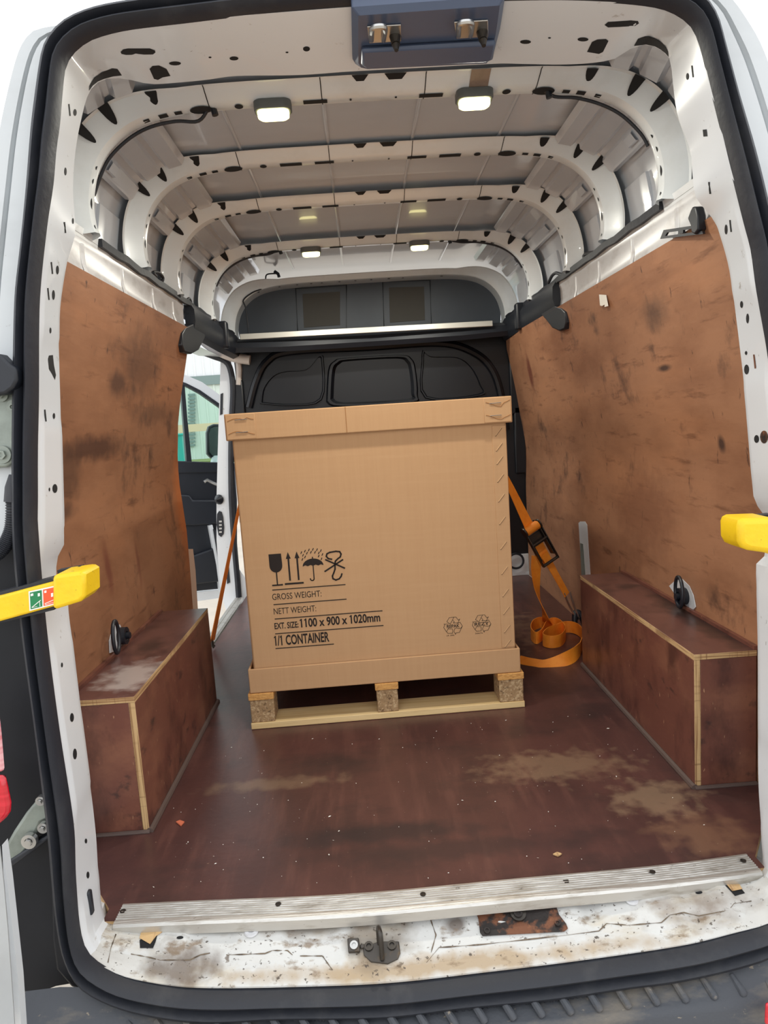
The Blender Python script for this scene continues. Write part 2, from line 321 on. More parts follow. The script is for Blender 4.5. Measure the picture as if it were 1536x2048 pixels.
# ------------------------------------------------------------------ surveyed stations of the rear opening: outer skin x,z / seal outer x,z / seal inner x,z / inner edge x,y,z
RING = [(-0.7161,1.5351,-0.6476,1.47,-0.6131,1.4371,-0.629,0.088,1.4482),
(-0.7105,1.555,-0.6443,1.4897,-0.6096,1.4552,-0.6281,0.0896,1.4697),
(-0.7046,1.5741,-0.641,1.5089,-0.6065,1.4734,-0.6257,0.0906,1.4894),
(-0.6985,1.5928,-0.6375,1.5279,-0.6034,1.4915,-0.6227,0.0913,1.5085),
(-0.692,1.6117,-0.6337,1.5472,-0.5996,1.5095,-0.6195,0.0931,1.5281),
(-0.6853,1.6307,-0.6295,1.5668,-0.5952,1.5273,-0.6166,0.0977,1.5487),
(-0.6786,1.6491,-0.6252,1.5857,-0.5912,1.5452,-0.614,0.1043,1.5692),
(-0.6718,1.6662,-0.6209,1.6038,-0.588,1.5632,-0.6117,0.1128,1.5893),
(-0.6645,1.6823,-0.6166,1.6215,-0.5849,1.5812,-0.6098,0.1236,1.6097),
(-0.656,1.6965,-0.612,1.6389,-0.5817,1.5992,-0.6089,0.1375,1.6316),
(-0.6457,1.708,-0.607,1.6558,-0.5784,1.6171,-0.608,0.1526,1.6539),
(-0.6331,1.7169,-0.6005,1.6714,-0.5743,1.6348,-0.6062,0.1681,1.6763),
(-0.6139,1.7204,-0.5904,1.6864,-0.5662,1.6513,-0.6009,0.1831,1.6985),
(-0.5912,1.7215,-0.5769,1.6999,-0.554,1.6651,-0.5893,0.195,1.7158),
(-0.5684,1.7227,-0.5611,1.7112,-0.539,1.6762,-0.5713,0.201,1.725),
(-0.5478,1.7267,-0.5435,1.7195,-0.5223,1.6845,-0.5474,0.1998,1.7242),
(-0.531,1.7359,-0.5252,1.7259,-0.5044,1.6897,-0.5221,0.1991,1.7192),
(-0.514,1.7442,-0.5066,1.7307,-0.4862,1.6936,-0.4966,0.1985,1.7118),
(-0.4952,1.7487,-0.4875,1.7341,-0.4678,1.6966,-0.4738,0.1982,1.708),
(-0.4759,1.7517,-0.4683,1.7366,-0.4493,1.6987,-0.4536,0.1982,1.7079),
(-0.4566,1.7544,-0.4491,1.7387,-0.4307,1.7002,-0.4341,0.1983,1.7085),
(-0.4372,1.7568,-0.43,1.7406,-0.4121,1.7014,-0.4147,0.1983,1.709),
(-0.4178,1.759,-0.4108,1.7426,-0.3936,1.7025,-0.3954,0.1984,1.7097),
(-0.3983,1.7611,-0.3915,1.7444,-0.375,1.7036,-0.3762,0.1984,1.7105),
(-0.3786,1.7632,-0.3721,1.7458,-0.3563,1.7047,-0.3571,0.1985,1.7117),
(-0.3589,1.7652,-0.3526,1.7473,-0.3377,1.7059,-0.3383,0.1987,1.7136),
(-0.3392,1.7673,-0.3331,1.7488,-0.3191,1.7072,-0.3193,0.1988,1.7153),
(-0.3194,1.7694,-0.3135,1.7502,-0.3004,1.7084,-0.2998,0.1988,1.7157),
(-0.2995,1.7714,-0.2939,1.7516,-0.2818,1.7096,-0.2802,0.1988,1.7152),
(-0.2796,1.7734,-0.2743,1.7529,-0.2631,1.7106,-0.2606,0.1987,1.7144),
(-0.2597,1.7753,-0.2547,1.754,-0.2444,1.7116,-0.2411,0.1987,1.7135),
(-0.2397,1.7772,-0.235,1.7548,-0.2257,1.7123,-0.2216,0.1986,1.7125),
(-0.2197,1.7789,-0.2153,1.7553,-0.207,1.713,-0.2023,0.1985,1.7117),
(-0.1996,1.7805,-0.1956,1.7557,-0.1883,1.7136,-0.183,0.1985,1.711),
(-0.1795,1.7819,-0.1758,1.756,-0.1695,1.7142,-0.1639,0.1984,1.7106),
(-0.1592,1.7832,-0.156,1.7562,-0.1508,1.7147,-0.1449,0.1984,1.7106),
(-0.1389,1.7843,-0.1363,1.7563,-0.132,1.7152,-0.1258,0.1985,1.7109),
(-0.1186,1.7852,-0.1165,1.7563,-0.1132,1.7157,-0.1069,0.1985,1.7114),
(-0.0982,1.7861,-0.0968,1.7563,-0.0944,1.7161,-0.0878,0.1985,1.7119),
(-0.0778,1.7869,-0.077,1.7563,-0.0756,1.7165,-0.0688,0.1985,1.7122),
(-0.0574,1.7876,-0.0573,1.7563,-0.0568,1.7168,-0.0498,0.1986,1.7123),
(-0.0369,1.7881,-0.0376,1.7562,-0.038,1.717,-0.0308,0.1986,1.7123),
(-0.0164,1.7886,-0.0178,1.7561,-0.0191,1.7172,-0.0117,0.1986,1.7123),
(0.0042,1.789,0.0019,1.756,-0.0003,1.7172,0.0073,0.1986,1.7123),
(0.0247,1.7892,0.0217,1.7559,0.0186,1.7172,0.0264,0.1986,1.7122),
(0.0453,1.7893,0.0414,1.7557,0.0374,1.7171,0.0455,0.1985,1.7122),
(0.0659,1.7893,0.0612,1.7554,0.0563,1.717,0.0646,0.1985,1.7121),
(0.0864,1.7891,0.081,1.7551,0.0752,1.7167,0.0837,0.1985,1.7121),
(0.107,1.7887,0.1008,1.7548,0.0942,1.7164,0.1029,0.1985,1.7121),
(0.1276,1.788,0.1206,1.7544,0.1131,1.7161,0.1221,0.1985,1.7121),
(0.1481,1.7872,0.1404,1.7539,0.132,1.7156,0.1414,0.1985,1.7121),
(0.1686,1.7862,0.1602,1.7535,0.151,1.7151,0.1607,0.1985,1.7122),
(0.1891,1.7852,0.1801,1.753,0.1699,1.7145,0.1801,0.1986,1.7122),
(0.2096,1.784,0.2,1.7525,0.1889,1.714,0.1995,0.1986,1.7122),
(0.2301,1.7827,0.22,1.752,0.2079,1.7133,0.2189,0.1986,1.7122),
(0.2505,1.7814,0.2399,1.7515,0.2269,1.7127,0.2384,0.1985,1.7121),
(0.2708,1.78,0.2598,1.7509,0.2459,1.7121,0.2579,0.1985,1.7119),
(0.2912,1.7786,0.2798,1.7502,0.2649,1.7115,0.277,0.1984,1.7107),
(0.3115,1.7771,0.2997,1.7494,0.284,1.7108,0.296,0.1983,1.7091),
(0.3318,1.7755,0.3196,1.7485,0.303,1.71,0.315,0.1982,1.7077),
(0.3522,1.774,0.3394,1.7473,0.3221,1.7091,0.3341,0.1981,1.7062),
(0.3726,1.7723,0.3593,1.7458,0.3411,1.7079,0.3533,0.198,1.7048),
(0.3931,1.7706,0.379,1.7438,0.3602,1.7065,0.3727,0.1979,1.7035),
(0.4137,1.7688,0.3986,1.7415,0.3792,1.7048,0.3924,0.1978,1.7027),
(0.4343,1.767,0.418,1.7387,0.3983,1.7029,0.4126,0.1978,1.7023),
(0.4551,1.7651,0.4375,1.7358,0.4173,1.7009,0.4332,0.1978,1.7023),
(0.4759,1.7631,0.4569,1.7327,0.4363,1.6986,0.4543,0.1978,1.7029),
(0.4969,1.7609,0.4763,1.7294,0.4553,1.696,0.4765,0.198,1.7047),
(0.5177,1.7581,0.4959,1.7259,0.4743,1.6929,0.5007,0.1983,1.7088),
(0.5384,1.7544,0.5151,1.7214,0.4931,1.6891,0.5356,0.1997,1.7273),
(0.5593,1.75,0.5343,1.7158,0.5115,1.6837,0.565,0.2016,1.7352),
(0.5808,1.7448,0.5534,1.7088,0.5288,1.6757,0.5856,0.199,1.7293),
(0.6021,1.7386,0.5706,1.6988,0.5447,1.6652,0.6003,0.1902,1.7153),
(0.6211,1.7294,0.584,1.6842,0.5581,1.6519,0.6082,0.176,1.694),
(0.6367,1.7186,0.594,1.6682,0.5667,1.6354,0.6017,0.1509,1.6597),
(0.6503,1.7073,0.601,1.651,0.5724,1.6177,0.5941,0.1297,1.6271),
(0.6615,1.6941,0.6056,1.6321,0.5768,1.5996,0.5902,0.116,1.6004),
(0.6713,1.6798,0.6098,1.6136,0.5803,1.5814,0.5877,0.1052,1.5761),
(0.6813,1.665,0.6142,1.5951,0.5839,1.5631,0.5874,0.0972,1.5542),
(0.6911,1.6493,0.6186,1.5763,0.5878,1.5449,0.5904,0.0929,1.5354),
(0.7,1.6324,0.623,1.5575,0.5917,1.5266,0.5959,0.0913,1.5187),
(0.7077,1.614,0.6275,1.5386,0.5956,1.5083,0.6023,0.091,1.5027),
(0.7147,1.5947,0.6321,1.5198,0.5995,1.49,0.6083,0.0908,1.4861),
(0.7212,1.5748,0.637,1.5012,0.6035,1.4716,0.6117,0.0894,1.4671),
(0.7273,1.5543,0.642,1.4827,0.6074,1.4532,0.6123,0.0878,1.4457),
(0.733,1.5334,0.6471,1.4641,0.6113,1.4348,0.6132,0.0861,1.4248),
(0.7385,1.5122,0.6522,1.4453,0.6153,1.4164,0.6141,0.0845,1.4041),
(0.7438,1.4908,0.6569,1.4263,0.6192,1.3979,0.6179,0.0831,1.3857),
(0.749,1.4691,0.6614,1.4069,0.6232,1.3794,0.6269,0.0819,1.371),
(0.7538,1.4472,0.6657,1.3874,0.6271,1.3609,0.6384,0.0809,1.3576),
(0.7584,1.4251,0.6699,1.3678,0.6311,1.3423,0.649,0.0798,1.3432),
(0.7629,1.4029,0.6739,1.348,0.635,1.3237,0.6578,0.0785,1.3272),
(0.7674,1.3806,0.6779,1.3282,0.639,1.3051,0.6642,0.0771,1.3095),
(0.7718,1.3582,0.6818,1.3083,0.6432,1.2864,0.6695,0.0757,1.2909),
(0.776,1.3356,0.6856,1.2881,0.6477,1.2679,0.6744,0.0742,1.2718),
(0.7799,1.3131,0.6893,1.2681,0.6516,1.2491,0.6787,0.0727,1.2526),
(0.7834,1.291,0.6926,1.2486,0.6539,1.2302,0.6821,0.0712,1.2335),
(0.7864,1.2688,0.6957,1.229,0.6556,1.2111,0.6843,0.0697,1.2139),
(0.7889,1.2464,0.6988,1.2094,0.6573,1.192,0.6856,0.0681,1.194),
(0.7907,1.2235,0.7018,1.1895,0.6594,1.1729,0.6872,0.0666,1.1741),
(0.7922,1.2003,0.7047,1.1693,0.662,1.1539,0.689,0.065,1.154),
(0.7933,1.177,0.7075,1.1491,0.6647,1.1348,0.6907,0.0635,1.134),
(0.7942,1.1537,0.7101,1.1287,0.6675,1.1157,0.6925,0.0619,1.1139),
(0.795,1.1305,0.7125,1.1083,0.6703,1.0965,0.6941,0.0603,1.0939),
(0.7956,1.1074,0.7147,1.0878,0.6729,1.0773,0.6957,0.0588,1.0739),
(0.7961,1.0844,0.7168,1.0673,0.6752,1.0581,0.6973,0.0572,1.054),
(0.7965,1.0614,0.7187,1.0469,0.6772,1.0388,0.6988,0.0557,1.0341),
(0.7969,1.0386,0.7205,1.0264,0.679,1.0194,0.7001,0.0541,1.0142),
(0.7973,1.0159,0.7222,1.0059,0.6807,1,0.7013,0.0526,0.9943),
(0.7978,0.9932,0.7237,0.9853,0.6823,0.9806,0.7023,0.051,0.9743),
(0.7982,0.9705,0.7251,0.9648,0.6838,0.9611,0.7033,0.0494,0.9544),
(0.7987,0.9479,0.7263,0.9441,0.6851,0.9416,0.7041,0.0479,0.9345),
(0.7992,0.9253,0.7274,0.9235,0.6864,0.9221,0.705,0.0463,0.9145),
(0.7997,0.9028,0.7285,0.9028,0.6875,0.9025,0.7058,0.0448,0.8946),
(0.8001,0.8802,0.7294,0.8821,0.6886,0.8829,0.7067,0.0432,0.8746),
(0.8005,0.8576,0.7303,0.8614,0.6894,0.8633,0.7075,0.0417,0.8546),
(0.8009,0.835,0.7311,0.8407,0.6902,0.8436,0.7082,0.0401,0.8345),
(0.8013,0.8124,0.7319,0.8199,0.6908,0.8239,0.709,0.0385,0.8145),
(0.8017,0.7897,0.7325,0.799,0.6913,0.8042,0.7099,0.037,0.7943),
(0.802,0.7671,0.7331,0.7781,0.6917,0.7844,0.711,0.0354,0.7741),
(0.8024,0.7443,0.7336,0.7572,0.692,0.7646,0.7188,0.0337,0.7525),
(0.8027,0.7216,0.7339,0.7363,0.6923,0.7448,0.7343,0.0319,0.729),
(0.803,0.6988,0.7342,0.7153,0.6926,0.725,0.7346,0.0302,0.7081),
(0.8033,0.6759,0.7344,0.6943,0.6928,0.7051,0.7343,0.0286,0.6874),
(0.8036,0.653,0.7345,0.6733,0.693,0.6852,0.7332,0.027,0.6668),
(0.8038,0.6301,0.7345,0.6523,0.6932,0.6653,0.7285,0.0255,0.6475),
(0.8041,0.6071,0.7346,0.6313,0.6933,0.6453,0.711,0.0243,0.6327),
(0.8043,0.5841,0.7346,0.6102,0.6934,0.6253,0.7098,0.0228,0.6128),
(0.8045,0.5611,0.7347,0.5891,0.6935,0.6053,0.7097,0.0212,0.5925),
(0.8048,0.5379,0.7347,0.5679,0.6935,0.5852,0.7097,0.0196,0.5721),
(0.805,0.5147,0.7347,0.5467,0.6935,0.5651,0.7095,0.018,0.5518),
(0.8053,0.4914,0.7347,0.5254,0.6934,0.545,0.7091,0.0165,0.5315),
(0.8055,0.4681,0.7347,0.5041,0.6934,0.5249,0.7087,0.0149,0.5112),
(0.8057,0.4447,0.7346,0.4828,0.6933,0.5047,0.7084,0.0133,0.4909),
(0.8058,0.4214,0.7345,0.4615,0.6932,0.4845,0.7079,0.0117,0.4706),
(0.8058,0.398,0.7345,0.4401,0.6932,0.4642,0.7073,0.0101,0.4503),
(0.8057,0.3746,0.7344,0.4187,0.6931,0.444,0.7066,0.0086,0.4302),
(0.8054,0.3513,0.7343,0.3973,0.693,0.4237,0.7058,0.007,0.4101),
(0.8051,0.3281,0.7342,0.3757,0.6929,0.4033,0.705,0.0054,0.39),
(0.8045,0.3049,0.7343,0.3541,0.6927,0.383,0.7041,0.0039,0.3699),
(0.8038,0.2818,0.7344,0.3323,0.6925,0.3626,0.7032,0.0023,0.3498),
(0.803,0.2587,0.7345,0.3105,0.6923,0.3422,0.7024,0.0007,0.3297),
(0.8023,0.2355,0.7345,0.2886,0.692,0.3217,0.7015,-0.0009,0.3095),
(0.8015,0.2123,0.7345,0.2667,0.6916,0.3012,0.7007,-0.0024,0.2892),
(0.8006,0.1891,0.7343,0.2448,0.6912,0.2807,0.6999,-0.004,0.2689),
(0.7996,0.1658,0.7338,0.223,0.6907,0.2602,0.6991,-0.0056,0.2485),
(0.7986,0.1426,0.733,0.2014,0.6901,0.2396,0.6983,-0.0072,0.228),
(0.7973,0.1194,0.7319,0.18,0.6894,0.2191,0.6976,-0.0088,0.2074),
(0.7958,0.0963,0.7305,0.1586,0.6886,0.1985,0.697,-0.0105,0.1864),
(0.7941,0.0732,0.7289,0.1373,0.6876,0.1778,0.6967,-0.0121,0.1649),
(0.792,0.0502,0.7271,0.116,0.6862,0.1572,0.6969,-0.0137,0.1426),
(0.7895,0.0272,0.7249,0.0947,0.6845,0.1366,0.6975,-0.0153,0.1195),
(0.7863,0.0045,0.7223,0.0733,0.6824,0.116,0.6982,-0.0169,0.0955),
(0.7824,-0.0178,0.7192,0.0522,0.6799,0.0955,0.699,-0.0188,0.071),
(0.7775,-0.0393,0.7153,0.0316,0.677,0.075,0.6993,-0.0212,0.0464),
(0.7716,-0.0602,0.7104,0.0117,0.6737,0.0545,0.6994,-0.0257,0.0214),
(0.7648,-0.0807,0.7044,-0.0077,0.6695,0.0342,0.6981,-0.0321,-0.0031),
(0.7567,-0.1013,0.6969,-0.0268,0.6637,0.0144,0.6893,-0.0387,-0.0199),
(0.7475,-0.1217,0.6875,-0.0446,0.6566,-0.005,0.6696,-0.045,-0.0239),
(0.7366,-0.1416,0.6752,-0.06,0.6476,-0.0234,0.647,-0.048,-0.0247),
(0.7234,-0.1616,0.6591,-0.0731,0.633,-0.0373,0.6224,-0.0495,-0.0246),
(0.7087,-0.1788,0.642,-0.0836,0.6134,-0.043,0.599,-0.0505,-0.0242),
(0.6926,-0.1933,0.6243,-0.0925,0.5933,-0.0468,0.5767,-0.0513,-0.0238),
(0.6748,-0.2057,0.6052,-0.0993,0.5731,-0.0502,0.5549,-0.0518,-0.0238),
(0.6555,-0.2165,0.5848,-0.1044,0.5529,-0.0539,0.5334,-0.0521,-0.0242),
(0.6349,-0.2259,0.5637,-0.1086,0.5328,-0.0578,0.5122,-0.0522,-0.0247),
(0.6135,-0.234,0.5424,-0.1124,0.5127,-0.0614,0.4912,-0.0523,-0.0253),
(0.5913,-0.2409,0.5211,-0.1157,0.4925,-0.0648,0.4705,-0.0524,-0.0259),
(0.5685,-0.2463,0.4999,-0.1188,0.4722,-0.0675,0.4501,-0.0524,-0.0266),
(0.5453,-0.2505,0.4787,-0.1216,0.4519,-0.0695,0.43,-0.0524,-0.0272),
(0.5217,-0.2538,0.4576,-0.1242,0.4315,-0.0712,0.4102,-0.0523,-0.0278),
(0.4978,-0.2565,0.4364,-0.1264,0.411,-0.0728,0.3904,-0.0523,-0.0284),
(0.4738,-0.2586,0.4148,-0.1279,0.3906,-0.0742,0.3707,-0.0523,-0.029),
(0.4495,-0.2603,0.393,-0.1286,0.3702,-0.0755,0.3511,-0.0523,-0.0295),
(0.4252,-0.2616,0.3711,-0.1291,0.3498,-0.0768,0.3315,-0.0523,-0.03),
(0.4008,-0.2628,0.3495,-0.1299,0.3294,-0.078,0.3119,-0.0524,-0.0304),
(0.3765,-0.2638,0.3281,-0.1313,0.309,-0.0792,0.2924,-0.0524,-0.0309),
(0.3521,-0.2647,0.3068,-0.133,0.2887,-0.0803,0.273,-0.0524,-0.0313),
(0.3277,-0.2655,0.2855,-0.1348,0.2683,-0.0814,0.2536,-0.0525,-0.0317),
(0.3034,-0.2662,0.2642,-0.1365,0.2479,-0.0825,0.2342,-0.0525,-0.0322),
(0.2791,-0.2669,0.2429,-0.1381,0.2276,-0.0835,0.2149,-0.0525,-0.0325),
(0.2548,-0.2675,0.2215,-0.1395,0.2072,-0.0844,0.1956,-0.0526,-0.0329),
(0.2306,-0.268,0.2001,-0.1406,0.1869,-0.0853,0.1763,-0.0526,-0.0331),
(0.2064,-0.2685,0.1785,-0.1412,0.1666,-0.0861,0.1571,-0.0526,-0.0334),
(0.1822,-0.269,0.157,-0.1415,0.1463,-0.0869,0.1379,-0.0526,-0.0336),
(0.1581,-0.2694,0.1354,-0.1417,0.126,-0.0877,0.1187,-0.0526,-0.0337),
(0.134,-0.2697,0.1139,-0.1417,0.1057,-0.0884,0.0996,-0.0526,-0.0337),
(0.1099,-0.2701,0.0924,-0.1417,0.0854,-0.0891,0.0805,-0.0526,-0.0338),
(0.0859,-0.2703,0.071,-0.1417,0.0651,-0.0898,0.0614,-0.0526,-0.0337),
(0.0619,-0.2705,0.0496,-0.1418,0.0449,-0.0906,0.0424,-0.0526,-0.0337),
(0.0379,-0.2706,0.0283,-0.142,0.0246,-0.0914,0.0234,-0.0526,-0.0336),
(0.014,-0.2707,0.007,-0.1426,0.0044,-0.0922,0.0044,-0.0526,-0.0335),
(-0.0099,-0.2706,-0.0142,-0.1435,-0.0158,-0.0929,-0.0145,-0.0526,-0.0334),
(-0.0337,-0.2705,-0.0354,-0.1448,-0.036,-0.0936,-0.0334,-0.0526,-0.0332),
(-0.0575,-0.2703,-0.0567,-0.146,-0.0562,-0.0942,-0.0522,-0.0526,-0.0331),
(-0.0813,-0.27,-0.078,-0.147,-0.0764,-0.0945,-0.071,-0.0526,-0.0329),
(-0.105,-0.2696,-0.0992,-0.1475,-0.0966,-0.0947,-0.0898,-0.0526,-0.0327),
(-0.1287,-0.269,-0.1205,-0.1474,-0.1168,-0.0946,-0.1085,-0.0525,-0.0326),
(-0.1523,-0.2682,-0.1417,-0.1466,-0.1369,-0.0943,-0.1273,-0.0525,-0.0323),
(-0.176,-0.2673,-0.1628,-0.1452,-0.1571,-0.0937,-0.1461,-0.0525,-0.0321),
(-0.1996,-0.2663,-0.1839,-0.1437,-0.1772,-0.093,-0.1649,-0.0526,-0.0319),
(-0.2232,-0.2652,-0.2049,-0.1419,-0.1973,-0.0921,-0.1837,-0.0526,-0.0317),
(-0.2468,-0.2639,-0.2258,-0.1401,-0.2174,-0.091,-0.2026,-0.0526,-0.0314),
(-0.2703,-0.2626,-0.2468,-0.1382,-0.2375,-0.0899,-0.2215,-0.0527,-0.0311),
(-0.2938,-0.2611,-0.2676,-0.1362,-0.2575,-0.0888,-0.2403,-0.0527,-0.0309),
(-0.3173,-0.2595,-0.2885,-0.1344,-0.2775,-0.0876,-0.2593,-0.0527,-0.0306),
(-0.3408,-0.2578,-0.3093,-0.1326,-0.2976,-0.0863,-0.2782,-0.0527,-0.0303),
(-0.3642,-0.2561,-0.3302,-0.1311,-0.3176,-0.0851,-0.2972,-0.0527,-0.03),
(-0.3875,-0.2542,-0.3513,-0.1302,-0.3375,-0.0839,-0.3162,-0.0527,-0.0296),
(-0.4108,-0.2522,-0.3725,-0.13,-0.3575,-0.0825,-0.3352,-0.0526,-0.0293),
(-0.434,-0.2501,-0.394,-0.13,-0.3774,-0.0811,-0.3542,-0.0525,-0.029),
(-0.4572,-0.2479,-0.4154,-0.1299,-0.3974,-0.0796,-0.3733,-0.0524,-0.0286),
(-0.4804,-0.2455,-0.4366,-0.1289,-0.4173,-0.0779,-0.3925,-0.0522,-0.0282),
(-0.5035,-0.2431,-0.4576,-0.1272,-0.4371,-0.0761,-0.4117,-0.0519,-0.0278),
(-0.5267,-0.2405,-0.4783,-0.1246,-0.457,-0.0741,-0.4311,-0.0516,-0.0274),
(-0.5498,-0.2379,-0.4985,-0.1209,-0.4768,-0.0718,-0.4505,-0.0513,-0.0269),
(-0.5731,-0.2351,-0.5185,-0.1164,-0.4965,-0.0691,-0.4701,-0.0509,-0.0265),
(-0.5966,-0.2321,-0.5384,-0.1114,-0.516,-0.0655,-0.4901,-0.0504,-0.0259),
(-0.6204,-0.2289,-0.5583,-0.1059,-0.5354,-0.061,-0.5104,-0.0499,-0.0254),
(-0.6443,-0.2254,-0.5781,-0.0999,-0.5546,-0.0559,-0.531,-0.0493,-0.0249),
(-0.6683,-0.2216,-0.5975,-0.0931,-0.5737,-0.0504,-0.5519,-0.0487,-0.0243),
(-0.6923,-0.2175,-0.6163,-0.0851,-0.5926,-0.0444,-0.5732,-0.0479,-0.0237),
(-0.7165,-0.2128,-0.6346,-0.0761,-0.6111,-0.0372,-0.5949,-0.0469,-0.023),
(-0.7409,-0.2074,-0.6526,-0.0659,-0.6287,-0.0278,-0.6173,-0.0451,-0.0225),
(-0.7652,-0.201,-0.67,-0.0545,-0.6449,-0.0163,-0.6403,-0.0424,-0.022),
(-0.7891,-0.1937,-0.6857,-0.0408,-0.6604,-0.0037,-0.6633,-0.0389,-0.0208),
(-0.8123,-0.1855,-0.6982,-0.0232,-0.6739,0.011,-0.684,-0.0335,-0.0164),
(-0.8328,-0.177,-0.7069,-0.0041,-0.6825,0.0293,-0.6961,-0.0252,-0.0032),
(-0.8495,-0.1683,-0.7129,0.0138,-0.6862,0.0493,-0.7008,-0.0233,0.0162),
(-0.864,-0.159,-0.7173,0.0315,-0.6877,0.0696,-0.7014,-0.022,0.0384),
(-0.8769,-0.1484,-0.72,0.05,-0.6883,0.09,-0.701,-0.0203,0.0607),
(-0.888,-0.1358,-0.7218,0.0691,-0.6881,0.1104,-0.7003,-0.0186,0.0822),
(-0.8971,-0.1207,-0.7231,0.0884,-0.6877,0.1307,-0.6995,-0.0169,0.1034),
(-0.9039,-0.1027,-0.724,0.1079,-0.6871,0.151,-0.6988,-0.0153,0.1243),
(-0.9085,-0.0818,-0.7245,0.128,-0.6864,0.1712,-0.6981,-0.0137,0.145),
(-0.9115,-0.0596,-0.7246,0.148,-0.6853,0.1915,-0.6977,-0.0121,0.1649),
(-0.9134,-0.0365,-0.7247,0.1676,-0.6838,0.2116,-0.6977,-0.0106,0.184),
(-0.9144,-0.012,-0.7247,0.1875,-0.6824,0.2317,-0.698,-0.0092,0.203),
(-0.9147,0.0141,-0.7245,0.2084,-0.6817,0.2519,-0.6984,-0.0076,0.2225),
(-0.9144,0.0422,-0.7242,0.2303,-0.6819,0.272,-0.699,-0.0061,0.2429),
(-0.9138,0.0712,-0.7242,0.2525,-0.6827,0.292,-0.6997,-0.0044,0.2638),
(-0.913,0.1005,-0.7244,0.2746,-0.6837,0.312,-0.7004,-0.0028,0.2848),
(-0.9125,0.1295,-0.7248,0.2966,-0.6849,0.332,-0.7011,-0.0011,0.3058),
(-0.9119,0.1585,-0.7253,0.3185,-0.6862,0.3519,-0.7019,0.0005,0.3268),
(-0.911,0.1876,-0.7258,0.3403,-0.6874,0.3718,-0.7026,0.0021,0.3478),
(-0.9096,0.2168,-0.7263,0.362,-0.6887,0.3916,-0.7034,0.0038,0.3686),
(-0.908,0.2459,-0.7269,0.3836,-0.6899,0.4114,-0.7042,0.0054,0.3894),
(-0.906,0.2749,-0.7274,0.4049,-0.691,0.4312,-0.7051,0.007,0.41),
(-0.9039,0.3037,-0.728,0.4261,-0.692,0.451,-0.7062,0.0086,0.4303),
(-0.9016,0.3323,-0.7287,0.4472,-0.6929,0.4708,-0.7071,0.0101,0.4506),
(-0.8991,0.3606,-0.7294,0.4681,-0.6937,0.4905,-0.7077,0.0117,0.471),
(-0.8965,0.3887,-0.7301,0.4889,-0.6945,0.5102,-0.7082,0.0133,0.4914),
(-0.8939,0.4166,-0.731,0.5096,-0.6952,0.5299,-0.7088,0.0149,0.5118),
(-0.891,0.4443,-0.7319,0.5303,-0.6959,0.5495,-0.7093,0.0165,0.532),
(-0.888,0.4717,-0.7328,0.5508,-0.6965,0.5691,-0.7098,0.0181,0.5522),
(-0.8847,0.499,-0.7337,0.5714,-0.697,0.5887,-0.7103,0.0196,0.5724),
(-0.8813,0.526,-0.7345,0.5919,-0.6975,0.6083,-0.7108,0.0212,0.5924),
(-0.8777,0.5527,-0.7353,0.6123,-0.6979,0.6278,-0.7113,0.0228,0.6125),
(-0.8741,0.5791,-0.736,0.6328,-0.6981,0.6473,-0.7118,0.0243,0.6324),
(-0.8704,0.6053,-0.7366,0.6533,-0.6983,0.6668,-0.7115,0.0259,0.6526),
(-0.8668,0.6311,-0.737,0.6738,-0.6983,0.6863,-0.7119,0.0275,0.6724),
(-0.8631,0.6566,-0.7373,0.6942,-0.6983,0.7057,-0.7273,0.0287,0.6879),
(-0.8595,0.6818,-0.7375,0.7147,-0.6982,0.7251,-0.73,0.0302,0.7075),
(-0.856,0.7068,-0.7376,0.7352,-0.698,0.7445,-0.7282,0.0318,0.7283),
(-0.8525,0.7315,-0.7376,0.7557,-0.6978,0.7638,-0.7229,0.0335,0.7497),
(-0.849,0.7559,-0.7374,0.7762,-0.6975,0.7831,-0.7086,0.0352,0.7724),
(-0.8456,0.7802,-0.7369,0.7966,-0.6972,0.8024,-0.7068,0.0368,0.7923),
(-0.8421,0.8042,-0.7359,0.8171,-0.6968,0.8217,-0.7053,0.0383,0.8121),
(-0.8387,0.8279,-0.7345,0.8376,-0.6961,0.8409,-0.704,0.0399,0.8318),
(-0.8352,0.8513,-0.733,0.8578,-0.6941,0.86,-0.7028,0.0414,0.8512),
(-0.8318,0.8746,-0.7314,0.878,-0.6921,0.8791,-0.7017,0.0429,0.8707),
(-0.8284,0.8979,-0.7297,0.8983,-0.6904,0.8982,-0.7005,0.0444,0.8902),
(-0.825,0.921,-0.7278,0.9185,-0.6887,0.9173,-0.6993,0.046,0.9097),
(-0.8216,0.944,-0.7259,0.9387,-0.687,0.9363,-0.698,0.0475,0.9292),
(-0.8181,0.9669,-0.7239,0.9589,-0.6852,0.9553,-0.6969,0.049,0.9487),
(-0.8147,0.9897,-0.7219,0.979,-0.6833,0.9743,-0.6957,0.0505,0.9683),
(-0.8113,1.0125,-0.7199,0.9991,-0.6812,0.9933,-0.6945,0.0521,0.9879),
(-0.8078,1.0351,-0.7178,1.0192,-0.679,1.0122,-0.6934,0.0536,1.0075),
(-0.8044,1.0576,-0.7157,1.0393,-0.6768,1.031,-0.6922,0.0551,1.0271),
(-0.8009,1.0801,-0.7135,1.0593,-0.6747,1.0499,-0.6909,0.0566,1.0468),
(-0.7975,1.1024,-0.7113,1.0793,-0.6728,1.0687,-0.6897,0.0582,1.0665),
(-0.794,1.1246,-0.709,1.0992,-0.671,1.0875,-0.6885,0.0597,1.0861),
(-0.7905,1.1466,-0.7068,1.119,-0.6692,1.1063,-0.6873,0.0612,1.1057),
(-0.7871,1.1686,-0.7046,1.1387,-0.6675,1.1251,-0.686,0.0628,1.1254),
(-0.7836,1.1904,-0.7023,1.1584,-0.6658,1.1438,-0.6848,0.0643,1.145),
(-0.7801,1.212,-0.7,1.1781,-0.664,1.1625,-0.6835,0.0658,1.1647),
